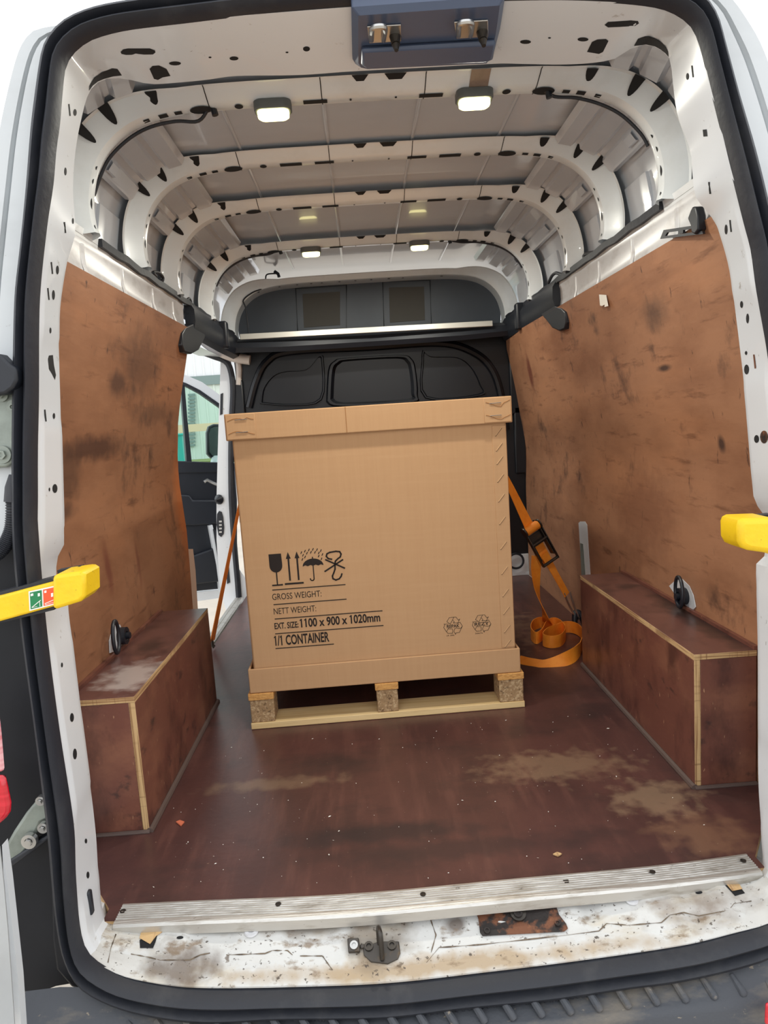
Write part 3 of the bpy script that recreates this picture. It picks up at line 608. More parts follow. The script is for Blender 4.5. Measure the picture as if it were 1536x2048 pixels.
(-0.7765,1.2336,-0.6977,1.1977,-0.6621,1.1812,-0.6822,0.0674,1.1844),
(-0.7729,1.2552,-0.6952,1.2172,-0.6601,1.1999,-0.6807,0.0689,1.2041),
(-0.7693,1.2766,-0.6925,1.2366,-0.658,1.2185,-0.6788,0.0704,1.2236),
(-0.7656,1.2981,-0.6893,1.2559,-0.6555,1.237,-0.676,0.0719,1.2427),
(-0.7617,1.3197,-0.6854,1.2749,-0.6526,1.2555,-0.6722,0.0734,1.2615),
(-0.7578,1.3413,-0.6812,1.2938,-0.6494,1.2739,-0.6679,0.0748,1.28),
(-0.7536,1.3629,-0.677,1.3127,-0.6459,1.2922,-0.6632,0.0763,1.2983),
(-0.7494,1.3846,-0.673,1.3319,-0.6423,1.3105,-0.6579,0.0777,1.3162),
(-0.745,1.4061,-0.6692,1.3512,-0.6385,1.3287,-0.6516,0.079,1.3334),
(-0.7405,1.4277,-0.6653,1.3705,-0.6346,1.3469,-0.6449,0.0803,1.35),
(-0.7359,1.4492,-0.6616,1.3899,-0.6307,1.3651,-0.6382,0.0816,1.3664),
(-0.7312,1.4707,-0.6579,1.4095,-0.6266,1.3832,-0.632,0.0829,1.3833),
(-0.7263,1.4924,-0.6543,1.4296,-0.622,1.4012,-0.6295,0.0845,1.4034),
(-0.7213,1.514,-0.6509,1.4499,-0.6173,1.4191,-0.629,0.0862,1.4256)]
# ================================================================== SETTING
# ---- floor
SH = .69
def bow(x): return -.062-.026*(1-(x/SH)**2)
fl = [(x, bow(x)+.012, 0) for x in [SH*(-1+2*i/16) for i in range(17)]]
fl = [(-SH, bow(SH)-.006, 0)]+fl+[(SH, bow(SH)-.006, 0), (SH, -.012, 0), (.735, .05, 0), (.80, .14, 0), (.857, .22, 0), (.857, 2.75, 0), (-.845, 2.75, 0), (-.845, 1.5, 0), (-.857, 1.45, 0), (-.857, .22, 0), (-.80, .14, 0), (-.735, .05, 0), (-SH, -.012, 0)]
m = MB(); m.slab(fl, (0, 0, -.018), 0, 1)
floor = m.build('floor', [M_floor, M_plyedge], smooth=False); tag(floor, 'worn dark red brown plywood van floor with pale scuffs', 'floor', kind='structure')
m = MB(); m.slab([(-.7, .02, -.03), (.7, .02, -.03), (.9, .32, -.03), (.9, 2.8, -.03), (-.9, 2.8, -.03), (-.9, .32, -.03)], (0, 0, -.06))
m.build('subfloor', M_white, floor)

# ---- walls: ply liners follow the body side
def wall_x(z): return .858 if z < .55 else .858 + .010*math.sin((min(z, .95)-.55)/.4*math.pi) - .092*max(0, (z-.75)/.65)**1.5
def wall(name, side, y1f, label, M):
    m = MB(); zs = [1.405*i/22 for i in range(23)]
    def edge(z): return y1f(z)
    for off, rev in ((0, 0), (.012, 1)):
        rows = []
        for z in zs:
            ye = edge(z); rows.append([(side*(wall_x(z)+off), lerp(.20, ye, j/14), z) for j in range(15)])
        m.loft(rows, False, 0)
    a = [(side*wall_x(z), edge(z), z) for z in zs]; b = [(side*(wall_x(z)+.012), edge(z), z) for z in zs]; m.loft([a, b], False, 1)
    a = [(side*wall_x(1.405), lerp(.20, edge(1.405), j/14), 1.405) for j in range(15)]; b = [(side*(wall_x(1.405)+.012), p[1], 1.405) for p in a]; m.loft([a, b], False, 1)
    o = m.build(name, [M, M_plyedge]); return tag(o, label, 'wall', kind='structure')
def left_edge(z):
    P = [(0, 1.50), (.25, 1.535), (.42, 1.555), (.52, 1.56), (.6, 1.575), (.7, 1.575), (.8, 1.555), (.9, 1.52), (1.0, 1.50), (1.1, 1.52), (1.25, 1.565), (1.33, 1.58), (1.405, 1.58)]
    for (a, b), (c, d) in zip(P, P[1:]):
        if z <= c: return lerp(b, d, (z-a)/(c-a))
    return 1.58
def right_edge(z): return 2.735 - max(0, (z-1.30)/.105)**3*.05
wl = wall('wall_left', -1, left_edge, 'stained reddish plywood liner on the left, ending at the side door', M_plyL)
wr = wall('wall_right', 1, right_edge, 'long scuffed plywood liner on the right side of the van', M_plyR)
# steel body side behind the liners
for sd, nm in ((-1, 'wall_outer_left'), (1, 'wall_outer_right')):
    m = MB(); ye = 1.52 if sd < 0 else 3.1
    m.loft([[(sd*(wall_x(z)+.045), .32, z), (sd*(wall_x(z)+.045), ye, z)] for z in (-.12, .3, .6, .9, 1.1, 1.25, 1.405, 1.53)])
    if sd < 0: m.loft([[(sd*(wall_x(z)+.02), ye, z), (sd*(wall_x(z)+.20), ye, z)] for z in (-.12, .3, .6, .9, 1.1, 1.25, 1.405)])
    tag(m.build(nm, M_white), 'white steel body side behind the plywood on the '+('left' if sd < 0 else 'right'), 'wall', kind='structure')
    m = MB(); m.loft([[(sd*.965, y, -.35), (sd*.965, y, 1.20), (sd*.955, y, 1.45), (sd*.93, y, 1.66)] for y in (.36, 1.0, 1.5 if sd < 0 else 3.1)]); tag(m.build(nm.replace('outer', 'skin'), M_white), 'white outer skin of the van on the '+('left' if sd < 0 else 'right'), 'body panel', kind='structure')
# light strip and slot cut-outs beside the liners
m = MB(); P = [at_x(*p, .8565) for p in ((1157, 1046), (1160, 1043), (1170, 1043), (1174, 1050), (1177, 1100), (1181, 1156), (1164, 1158))]
m.slab(P, (.001, 0, 0)); Q = [at_x(*p, .8555) for p in ((1160, 1086), (1166, 1088), (1171, 1156), (1163, 1157))]; m.slab(Q, (.001, 0, 0), 1)
m.build('cut_out', [M_white, M_zinc], wr)
m = MB(); P = [at_x(*p, -.866) for p in ((372, 1098), (386, 1098), (391, 1140), (396, 1222), (374, 1222))]
m.slab(P, (-.02, 0, 0)); m.build('door_post', [M_cream], wl)
m = MB(); P = [at_x(*p, -.868) for p in ((386, 1143), (390, 1143), (395, 1222), (389, 1222))]; m.slab(P, (-.02, .008, 0)); m.build('post_seal', [M_rubber], wl)

# ---- ceiling: roof skin, arch-shaped ribs, corner braces
ARCH = [(.760, 1.524), (.765, 1.54), (.768, 1.56), (.768, 1.60), (.760, 1.645), (.744, 1.69), (.716, 1.732), (.676, 1.768), (.625, 1.795), (.56, 1.812), (.47, 1.822), (.35, 1.826), (.2, 1.827), (0, 1.828)]
_half = smooth_path([(x, 0, z) for x, z in ARCH], 4)
ARC = [(-p.x, p.z) for p in _half]+[(p.x, p.z) for p in reversed(_half[:-1])]
def arc_n(i):
    a = ARC[max(i-1, 0)]; b = ARC[min(i+1, len(ARC)-1)]; t = Vector((b[0]-a[0], b[1]-a[1])).normalized(); return Vector((-t.y, t.x))
ARN = [arc_n(i) for i in range(len(ARC))]
def side_k(x): return min(max((abs(x)-.5)/.2, 0), 1)
def arc_pt(i, d, y, dz=0):                 # i may be fractional
    i0 = int(min(max(i, 0), len(ARC)-1)); i1 = min(i0+1, len(ARC)-1); t = i-i0
    x = lerp(ARC[i0][0], ARC[i1][0], t); z = lerp(ARC[i0][1], ARC[i1][1], t); n = ARN[i0].lerp(ARN[i1], t)
    x += n.x*d; z += n.y*d+dz
    if y < .5: tp = min((.5-y)/.33, 1); x *= 1-.125*tp; z = .95+(z-.95)*(1-.062*tp)      # the roof draws in towards the rear
    return Vector((x, y, z))
def arc_at_x(x, top=True):
    best = min(range(len(ARC)), key=lambda i: abs(ARC[i][0]-x) if (ARC[i][1] > 1.7) == top else 9); 
    j = best+1 if best+1 < len(ARC) and (ARC[best][0]-x)*(ARC[best+1][0]-x) <= 0 else best-1
    a, b = ARC[best][0], ARC[j][0]; return best+(j-best)*((x-a)/(b-a) if a != b else 0)
def skin_d(x): return lerp(.046, .082, side_k(x))
RIBY = [.62, 1.09, 1.52, 2.14, 2.74]; RIBDZ = [0, .012, 0, -.006, -.05]
m = MB()
ys = [.17, .4, .62, .85, 1.09, 1.3, 1.52, 1.8, 2.14, 2.45, 2.74, 3.02]
m.loft([[arc_pt(i, skin_d(ARC[i][0]), y) for i in range(len(ARC))] for y in ys])
m.loft([[arc_pt(i, skin_d(ARC[i][0])+.02, y) for i in range(len(ARC))] for y in ys])
for sd in (-1, 1):                                     # ledge below the roof side
    m.loft([[(sd*.785, y, 1.512), (sd*.80, y, 1.514), (sd*.87, y, 1.514)] for y in (.30, 3.02)])
ceiling = m.build('ceiling', M_roof); tag(ceiling, 'pale grey painted inside of the van roof', 'ceiling', kind='structure')
for x in (-.415, -.135, .135, .415):
    i = arc_at_x(x); m = MB()
    m.tube([arc_pt(i, skin_d(x)-.001, y) for y in (.62, 1, 2, 2.75)], .006, 6); m.build('roof_seam', M_roof, ceiling)
def rib(idx, y, dz):
    front = idx == len(RIBY)-1
    sec = [(.020, -.112), (.019, -.100), (.014, -.090), (.003, -.062), (0, -.055), (-.002, -.030), (0, -.006), (.004, 0), (.032, .006)]
    if front: sec = [(.03, -.075), (.028, -.066), (.016, -.058), (.002, -.05), (0, -.045), (0, -.020), (0, .02), (.0, .03), (.0, .075)]
    m = MB(); n = len(ARC); rows = []
    for d, dy in sec: rows.append([arc_pt(i, d*(1+1.6*side_k(ARC[i][0])), y+dy*(1 if dy >= 0 else (1-.16*side_k(ARC[i][0]))), dz) for i in range(n)])
    m.loft(rows)
    # foot caps and dark punched openings
    def patch(i, vy, hw, hh, dz2=-.0014, k=8, rect=False):
        """opening on the underside, arch index i, offset vy along the van, half sizes along arch (m) and along the van"""
        ds = (Vector(ARC[min(int(i)+1, n-1)])-Vector(ARC[int(i)])).length or .01
        P = []
        for q in range(4 if rect else k*2):
            t = 2*math.pi*q/(k*2); a, b = ((-1, -1), (1, -1), (1, 1), (-1, 1))[q] if rect else (math.cos(t), math.sin(t))
            P.append(arc_pt(i+a*hw/ds, dz2-.002, y-.029+b*hh*1.7, dz))
        m.poly(P, 1)
    if not front:
        for s in (-1, 1):
            for x, hw, hh, rc in ((.155, .030, .006, True), (.355, .011, .008, False), (.455, .030, .013, False), (.515, .010, .005, True), (.555, .012, .006, True), (.60, .008, .005, True)):
                if idx not in (1, 2) and x == .555 and s > 0: pass
                patch(arc_at_x(s*x), -.020, hw, hh, rect=rc)
            if idx in (1, 2): patch(arc_at_x(s*.265), -.020, .036, .007, rect=True)
            for z, hw in ((1.685, .006), (1.655, .008), (1.60, .016), (1.54, .006)):
                i = min(range(n), key=lambda q: abs(ARC[q][1]-z)+(0 if ARC[q][0]*s > .6 else 9)); patch(i, -.024, hw, .006)
        for x in (-.06, .06): patch(arc_at_x(x), -.024, .003, .003)
    else:
        for x in (-.62, -.50, -.40, -.32, -.26, -.16, -.07, .02, .12, .2, .42):
            patch(arc_at_x(x), -.024, .007, .005, rect=int(x*100) % 3 == 0)
    if not front:
        for x0, x1 in ((-.055, -.012), (.028, .085)):
            for (a, b) in ((x0, x1),):
                m.poly([arc_pt(arc_at_x(x), d-.004, y+dy, dz) for x, d, dy in ((a, .022, -.114), (a+.012, .016, -.094), (b-.012, .016, -.094), (b, .022, -.114))], 1)
        for x in (-.43, .43, -.135, .135):
            i = arc_at_x(x)
            for (d0, y0), (d1, y1) in zip(sec[:-2], sec[1:-1]):
                m.poly([arc_pt(arc_at_x(x+e), d-.0012, y+dy, dz) for e, d, dy in ((-.0012, d0, y0), (.0012, d0, y0), (.0012, d1, y1), (-.0012, d1, y1))], 1)
    # scalloped notches in the rear flange at both corners
    for s in (-1, 1):
        for z, w_, L_ in ((1.812, .016, .036), (1.778, .020, .045), (1.728, .018, .042)):
            i = min(range(n), key=lambda q: abs(ARC[q][1]-z)+(0 if ARC[q][0]*s > .5 else 9)); ds = .022
            P = []
            for q in range(11):
                t = math.pi*q/10; P.append((math.cos(t)*w_, -.112+math.sin(t)*L_))
            pp = []
            for a, dy in [(-w_, -.114)]+[(p[0], p[1]) for p in reversed(P)]+[(w_, -.114)]:
                # interpolate section depth for this dy
                d = .020
                for (d0, y0), (d1, y1) in zip(sec, sec[1:]):
                    if y0 <= dy <= y1: d = lerp(d0, d1, (dy-y0)/(y1-y0)); break
                j = i + a/ds*(1 if True else 1)
                j = min(max(j, 0), n-1)
                pp.append(arc_pt(j, d*(1+1.6*side_k(ARC[int(j)][0]))-.0035, y+dy*.9, dz))
            if not front: m.poly(pp, 1)
    return m.build('roof_rib', [M_rib, M_hole], ceiling, angle=30)
for k, (y, dz) in enumerate(zip(RIBY, RIBDZ)): rib(k, y, dz)
# stepped longitudinal braces in the roof corners, and pressed side stiffeners
BAYS = [(.19, .50)]+[(RIBY[k]+.012, RIBY[k+1]-.10) for k in range(4)]
for (y0, y1) in BAYS:
    for s in (-1, 1):
        ia = min(range(len(ARC)), key=lambda q: abs(ARC[q][1]-1.70)+(0 if ARC[q][0]*s > .5 else 9)); ib = arc_at_x(s*.585)
        prof = [(.00, .066), (.03, .050), (.06, .046), (.24, .046), (.28, .058), (.36, .058), (.40, .040), (.62, .034), (.66, .046), (.72, .046), (.76, .030), (.94, .026), (1.0, .044)]
        m = MB(); m.loft([[arc_pt(lerp(ia, ib, t), d, y) for t, d in prof] for y in (y0, (y0+y1)/2, y1)])
        ym = lerp(y0, y1, .38)
        m.loft([[arc_pt(lerp(ia, ib, t), d-.004, yy) for t, d in ((.08, .046), (.10, .040), (.22, .040), (.24, .046))] for yy in (ym-.03, ym-.02, ym+.02, ym+.03)])
        m.poly([arc_pt(lerp(ia, ib, .16)+.9*math.cos(q*.5236), .0415, y0+.02+.012*math.sin(q*.5236)) for q in range(12)], 1)
        m.build('corner_brace', [M_roof, M_hole], ceiling, angle=25)
        m = MB(); yy0 = lerp(y0, y1, .58)
        m.loft([[(s*(x), y, z) for y in (yy0, yy0+.008, y1+.02)] for x, z in ((.850, 1.515), (.842, 1.60), (.826, 1.68))])
        m.loft([[(s*(.862), yy0, z), (s*x, yy0, z)] for x, z in ((.850, 1.515), (.842, 1.60), (.826, 1.68))])
        m.build('side_stiffener', M_roof, ceiling)

# ---- belt rails above the liners
for sd, nm in ((-1, 'trim_1'), (1, 'trim_2')):
    ye = 1.60 if sd < 0 else 2.75
    m = MB(); prof = [(.800, 1.518), (.790, 1.512), (.786, 1.498), (.790, 1.486), (.792, 1.44), (.787, 1.412), (.780, 1.404), (.778, 1.392), (.80, 1.390)]
    m.loft([[(sd*x, y, z) for x, z in prof] for y in [lerp(.16, ye, j/10) for j in range(11)]])
    for yy in (.55, .86, 1.17, 1.44, 1.9, 2.3):
        if yy < ye-.08: m.loft([[(sd*.7905, yy+a, 1.49), (sd*.7915, yy+a, 1.44), (sd*.785, yy+a, 1.412)] if abs(a) > .006 else [(sd*.786, yy+a, 1.49), (sd*.787, yy+a, 1.44), (sd*.780, yy+a, 1.412)] for a in (-.012, -.004, .004, .012)])
    tag(m.build(nm, M_rail), 'white painted rail above the '+('left' if sd < 0 else 'right')+' plywood liner', 'trim', kind='structure')

# ---- front bulkhead
m = MB(); YB = 2.755
m.slab([(-.80, YB, .0), (.88, YB, .0), (.875, YB, .8), (.82, YB, 1.15), (.80, YB, 1.43), (-.80, YB, 1.43), (-.79, YB, .8)], (0, .02, 0))
bulk = m.build('wall_front', M_bulk); tag(bulk, 'black pressed bulkhead between load space and cab', 'wall', kind='structure')
def pressed(name, px, shrink, ridge=.022, mat_=None):
    P = [at_y(*p, YB) for p in px]; P = [p for p in P]; P = smooth_path(P+[P[0]], 4)[:-1]
    c = sum(P, Vector())/len(P)
    def sc(k, y): return [Vector((c.x+(p.x-c.x)*k, y, c.z+(p.z-c.z)*k)) for p in P]
    m = MB(); m.loft([sc(1, YB), sc(1-.25*shrink, YB-ridge), sc(1-.6*shrink, YB-ridge), sc(1-shrink, YB-.004)], True); m.poly(sc(1-shrink, YB-.004))
    m.build(name, mat_ or M_bulk, bulk, angle=25)
pressed('window_blank', [(652, 804), (656, 740), (668, 722), (690, 716), (800, 710), (824, 718), (832, 740), (836, 790), (824, 806), (680, 814)], .16, .03)
pressed('recessed_panel', [(520, 808), (525, 778), (545, 752), (572, 742), (615, 738), (640, 712), (648, 722), (644, 800), (580, 812)], .09, .02)
pressed('recessed_panel', [(845, 700), (860, 712), (915, 714), (945, 735), (964, 772), (962, 792), (850, 797), (843, 720)], .09, .02)
m = MB(); A = [at_y(*p, YB-.01) for p in ((498, 815), (513, 760), (535, 722), (580, 703), (740, 694), (880, 686), (950, 706), (986, 742), (1003, 795), (1012, 860))]
m.tube(smooth_path(A, 6), .022, 8); m.build('pressed_arch', M_bulk, bulk)
for yy, px in ((0, (1030, 760)), (0, (1040, 880)), (0, (480, 830)), (0, (486, 980))):
    c = at_y(*px, YB); m = MB(); m.box((c.x-.035, YB-.02, c.z-.20), (c.x+.035, YB, c.z+.20)); m.build('pressed_rib', M_bulk, bulk, bevel=.012)
m = MB(); m.box((.66, YB-.012, -.0), (.86, YB, .13)); m.box((.60, YB-.016, -.0), (.86, YB-.012, .02)); m.build('kick_plate', M_white, bulk, bevel=.004)
m = MB(); P = [at_y(*p, YB-.012) for p in ((470, 1126), (497, 1166), (500, 1206), (468, 1204))]; m.slab(P, (0, .012, 0)); m.build('kick_plate', M_white, bulk)
m = MB(); c = at_y(1032, 1122, YB-.03); m.tube([c+Vector((.045*math.cos(t), 0, .045*math.sin(t))) for t in [math.pi*2*q/20 for q in range(20)]], .007, 6, closed=True); m.build('cable_loop', M_blackp, bulk)
# cross beam and overhead panel
m = MB(); prof = [(2.60, 1.395), (2.585, 1.42), (2.60, 1.455), (2.68, 1.478), (2.76, 1.475), (2.78, 1.40)]
m.loft([[(x, y-abs(x)*.03, z+(.0 if abs(x) < .74 else .01)) for y, z in prof] for x in (-.80, -.5, 0, .5, .80)]); m.build('cross_beam', M_blackp, bulk)
m = MB(); m.loft([[(-.82, 2.66, 1.46), (.82, 2.66, 1.46)], [(-.82, 2.83, 1.51), (.82, 2.83, 1.51)]]); m.build('shelf', M_blackp, bulk)
m = MB(); m.slab([(x, 2.82, z) for x, z in [(-.82, 1.50)]+[(a[0], a[1]-.03) for a in ARC]+[(.82, 1.50)]], (0, .02, 0))
up = m.build('overhead_panel', M_upper, bulk)
for px in (((605, 588), (680, 583), (680, 650), (608, 655)), ((778, 575), (848, 573), (850, 640), (780, 645))):
    m = MB(); P = [at_y(*p, 2.817) for p in px]; m.slab(P, (0, .004, 0)); m.build('felt_patch', M_felt, up)
    c = sum(P, Vector())/4; m = MB()
    R_ = [c+(p-c)*1.35+Vector((0, -.002, 0)) for p in P]; m.tube(R_, .003, 6, closed=True); m.build('panel_bead', M_blackp, up)

# ---- rear door frame: rubber seal, pillars, header, sill (ring of surveyed stations)
NR = len(RING)
US = [0, .05, .11, .18, .24, .30, .34, .38, .42, .46, .50, .56, .66, .76, .86, .94, 1.0]
def fr_pt(k, u, lift=0):
    e0, e1, a0, a1, b0, b1, d0, dy, d1 = RING[k % NR]
    B_ = Vector((b0, ysf(b1), b1)); D_ = Vector((d0, dy, d1))
    p = B_.lerp(D_, u)
    t = max(0, (u-.16)/.84); p.y = lerp(B_.y, D_.y, t if u > .16 else 0)
    if u < .16: p.y += -.004*math.sin(u/.16*math.pi)
    return p
def sill_emboss(p, u):
    if p.z > -.004 or u < .2 or u > .95: return 0
    x = p.x; k = 0
    for x0, x1 in ((-.585, -.50), (-.42, -.305), (-.21, -.10), (.09, .30), (.40, .50), (.56, .61)):
        e = .014; k = max(k, min(1, max(0, (x-x0)/e))*min(1, max(0, (x1-x)/e)))
    ub = .30 if -.12 < x < .085 else lerp(.47, .33, k)
    f = min(1, max(0, (u-ub)/.05)); f = f*f*(3-2*f)
    return .009*f + .006*k*min(1, max(0, (u-.5)/.08)) - (.006 if .285 < x < .325 else 0)*f
def step(p):
    if abs(p.x) < .55: return 0
    zs = [1.33, 1.17, 1.02, .80, .60, .27, .10]; h = 0
    for q, z0 in enumerate(zs): h += (1 if q % 2 == 0 else -1)*1/(1+math.exp(-(z0-p.z)/.006))
    return h*.005
rows = []
for u in US:
    r = []
    for k in range(NR):
        p = fr_pt(k, u); hz = sill_emboss(p, u); p.z += hz
        if .2 < u < 1: p.x += math.copysign(step(p), p.x)*-1*min(1, (u-.2)/.1)
        r.append(p)
    rows.append(r)
fr = MB(); fr.loft(rows, True)
ret = []; 
for off, dy in ((.012, .006), (.10, .02)):
    r = []
    for k in range(NR):
        d = Vector(RING[k][6:9]); c = Vector((0, d.y, .85)); n = (d-c); n.y = 0; n.normalize()
        q = d+n*off+Vector((0, dy, 0)); 
        if d.z < .02: q = d+Vector((n.x*off*.3, off*.9, -.012-off*.2))
        r.append(q)
    ret.append(r)
fr.loft([rows[-1]]+ret, True)
FB = fr.bvh()
H = []
for px, py, a, b in ((150, 225, 3.5, 7), (131, 343, 2.5, 8), (115, 540, 3, 9), (107, 590, 3, 10), (101, 661, 2, 6), (108, 832, 2.5, 6), (110, 977, 5, 9), (99, 979, 1.5, 4), (124, 1330, 2, 5), (144, 1435, 4, 9), (150, 1508, 4, 11), (172, 1682, 2.5, 5), (176, 1750, 3, 7), (146, 442, 2, 6),
                     (1375, 153, 3, 7), (1452, 459, 3, 10), (1483, 609, 3, 7), (1495, 637, 3, 10), (1492, 706, 2.5, 4), (1493, 739, 5, 10), (1513, 878, 5, 8), (468, 117, 9, 4), (613, 98, 7, 5), (574, 105, 3, 1.5), (420, 115, 3, 1.5), (350, 127, 12, 4), (1051, 84, 11, 4), (1166, 79, 11, 4), (1099, 76, 3, 1.5)): H.append(ell(px, py, a, b))
for px, py, a, b in ((139, 220, 1.5, 12), (130, 455, 1.6, 11), (104, 536, 1.4, 12), (97, 588, 1.4, 12), (91, 831, 1.4, 12), (1385, 143, 1.6, 12), (1419, 376, 1.8, 12), (1461, 452, 1.6, 12), (1410, 266, 4, 7)): H.append(slot(px, py, a, b, -6))
H.append([(241, 104), (246, 99), (256, 97), (300, 97), (310, 101), (311, 105), (306, 109), (252, 110), (243, 108)])
H.append([(1209, 50), (1216, 44), (1262, 41), (1276, 42), (1278, 47), (1270, 52), (1240, 54), (1216, 55)])
H.append([(299, 138), (305, 132), (318, 131), (333, 138), (341, 152), (325, 155), (316, 160), (308, 158)])
H.append([(1174, 104), (1184, 84), (1195, 79), (1212, 78), (1217, 82), (1206, 104), (1198, 108)])
H.append([(98, 711), (106, 710), (108, 730), (112, 750), (110, 760), (104, 748), (98, 738), (96, 718)])
for h in H: decal(fr, FB, h, 1)
for U, D in (([(178, 182), (181, 168), (192, 153), (208, 143), (225, 137), (235, 138), (244, 151)], [(178, 182), (186, 171), (196, 163), (208, 158), (226, 153), (235, 152), (244, 151)]),
             ([(1268, 92), (1276, 78), (1290, 73), (1308, 76), (1325, 87), (1336, 103), (1337, 114)], [(1268, 92), (1278, 91), (1292, 89), (1310, 93), (1321, 99), (1330, 106), (1337, 114)])):
    rr = [[on(FB, *q, .002) for q in U], [on(FB, (a[0]+b[0])/2, (a[1]+b[1])/2, .002) for a, b in zip(U, D)], [on(FB, *q, .002) for q in D]]
    if all(q is not None for r in rr for q in r): fr.loft(rr, False, 1)
for h in (ell(1528, 874, 8, 13), slot(1509, 723, 1.6, 14, -6)): decal(fr, FB, h, 2)
dst = [0 if True else 1]
nmain = NR*(len(US)-1)
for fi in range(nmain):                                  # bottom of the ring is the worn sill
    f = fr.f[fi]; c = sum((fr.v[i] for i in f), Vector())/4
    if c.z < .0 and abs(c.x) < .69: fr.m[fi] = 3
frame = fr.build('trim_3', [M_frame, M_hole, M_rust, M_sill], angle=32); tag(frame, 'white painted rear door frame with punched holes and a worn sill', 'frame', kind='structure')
SILL = fr.bvh()
# rubber seal
prof = [(0, .0), (.03, -.016), (.12, -.028), (.26, -.032), (.38, -.024), (.44, -.010), (.50, -.006), (.56, -.010), (.64, -.030), (.78, -.036), (.90, -.028), (.98, -.012), (1.0, .0)]
m = MB(); rows = []
for u, h in prof:
    r = []
    for k in range(NR):
        e0, e1, a0, a1, b0, b1, d0, dy, d1 = RING[k]; x, z = lerp(a0, b0, u), lerp(a1, b1, u); r.append((x, ysf(z)+h, z))
    rows.append(r)
m.loft(rows, True); m.loft([[(p[0], p[1]+.0, p[2]) for p in rows[-1]], [(p[0], p[1]+.012, p[2]) for p in rows[0]]], True)
seal = m.build('door_seal', M_rubber, angle=60); tag(seal, 'thick black rubber weatherstrip running round the rear door opening', 'seal')
P = [at_rear(*p, -.012) for p in ((590, 2026), (640, 2025), (700, 2023), (800, 2017), (900, 2009), (1000, 1997), (1100, 1988), (1180, 1975), (1240, 1962))]
m = MB(); pp = smooth_path(P, 8)
m.loft([[q+Vector((0, 0, .006)) for q in pp], [q+Vector((0, -.006, 0)) for q in pp], [q+Vector((0, -.002, -.013)) for q in pp]])
for q in pp[::1]: m.box((q.x-.0022, q.y-.009, q.z-.010), (q.x+.0022, q.y, q.z+.002))
m.build('clip_strip', M_rubber, seal, smooth=False)
# exterior skin round the opening
def ext_ring(ks, nm, lab):
    m = MB(); rows = []
    for q in (0, .12, .2, .5, .56, .62, .9, 1.0):
        r = []
        for k in ks:
            e0, e1, a0, a1 = RING[k % NR][:4]; x, z = lerp(a0, e0, q), lerp(a1, e1, q)
            y = ysf(z)+.012+(.016*math.sin((q-.5)/.12*math.pi) if .5 <= q <= .62 else 0)+(.03*((q-.9)/.1)**2 if q > .9 else 0)
            r.append((x, y, z))
        rows.append(r)
    last = rows[-1]; rows.append([(x+math.copysign(.014, x), y+.04, z+(.03 if z > 1.65 else 0)) for x, y, z in last]); rows.append([(math.copysign(min(abs(x)*1.24, .96), x), y+.42, min(.95+(z-.95)*1.24, 1.905) if z > 1.3 else z) for x, y, z in last]); rows.append([(p[0], p[1]+.6, p[2]) for p in rows[-1]])
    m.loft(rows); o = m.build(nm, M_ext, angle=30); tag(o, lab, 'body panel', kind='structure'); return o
kl = [k for k in range(NR) if RING[k][2] < -.30]; 
def contiguous(sel):                       # rotate so the run does not wrap
    s = set(sel); st = next(k for k in sel if (k-1) % NR not in s); out = []; k = st
    while k % NR in s: out.append(k % NR); k += 1
    return out
ext_ring(contiguous([k for k in range(NR) if RING[k][2] < -.28 and RING[k][3] > .79]), 'trim_4', 'white outer corner panel left of the rear opening')
ext_ring(contiguous([k for k in range(NR) if RING[k][2] > -.30 and RING[k][3] > 1.30]), 'trim_5', 'white outer roof edge and right corner panel of the van')
ext_ring(contiguous([k for k in range(NR) if RING[k][2] > .3 and RING[k][3] <= 1.33 and RING[k][3] > -.10]), 'trim_6', 'white outer right rear corner panel below the roof')
m = MB(); m.slab([at_rear(*p, .0) for p in ((134, 41), (160, 35), (204, 24), (206, 33), (160, 46), (138, 52))], (0, .05, 0)); tag(m.build('gutter_cap', M_blackp), 'small black gutter end cap at the top left corner above the seal', 'cap')
m = MB(); m.slab([at_rear(*p, .05) for p in ((-90, 1040), (36, 1043), (60, 1100), (104, 1450), (135, 1750), (160, 1900), (178, 1945), (170, 1962), (112, 1972), (60, 1992), (-90, 2000))], (0, .03, 0))
o = m.build('trim_7', M_trimB); tag(o, 'black plastic corner trim at the lower left of the rear opening', 'trim', kind='structure')
m = MB(); m.slab([at_rear(*p, .03) for p in ((116, 1740), (122, 1830), (137, 1900), (165, 1955), (176, 1975), (172, 1985), (142, 1975), (112, 1940), (104, 1880), (100, 1700))], (0, .02, 0)); m.build('trim_rib', M_trimB, o, bevel=.005)
m = MB(); m.box((-.715, -.10, .05), (-.685, -.085, .10)); m.build('trim_clip', M_blackp, o, bevel=.004)

# ---- side door opening frame on the left
m = MB(); P = [at_y(*p, 2.745) for p in ((441, 724), (462, 722), (464, 760), (459, 850), (458, 920), (459, 1000), (464, 1080), (470, 1150), (474, 1200), (480, 1250), (462, 1250), (447, 1205), (438, 1150), (433, 1080), (433, 1000), (435, 920), (437, 850), (440, 760))]
m.slab(P, (0, .10, 0)); post = m.build('door_1', M_frame, angle=30); tag(post, 'white side door post with black seal in front of the cab door', 'door frame', kind='structure')
m = MB(); pts = [at_y(*p, 2.735) for p in ((378, 686), (395, 700), (425, 712), (450, 722), (461, 740), (466, 780), (463, 850), (462, 920), (463, 1000), (468, 1080), (474, 1150), (479, 1210), (485, 1262))]
m.tube(smooth_path(pts, 5), .017, 8); m.build('post_seal', M_rubber, post)
m = MB(); pts = [at_y(*p, 2.70) for p in ((398, 672), (420, 692), (450, 708), (475, 716), (500, 720))]; m.tube(smooth_path(pts, 6), .028, 10)
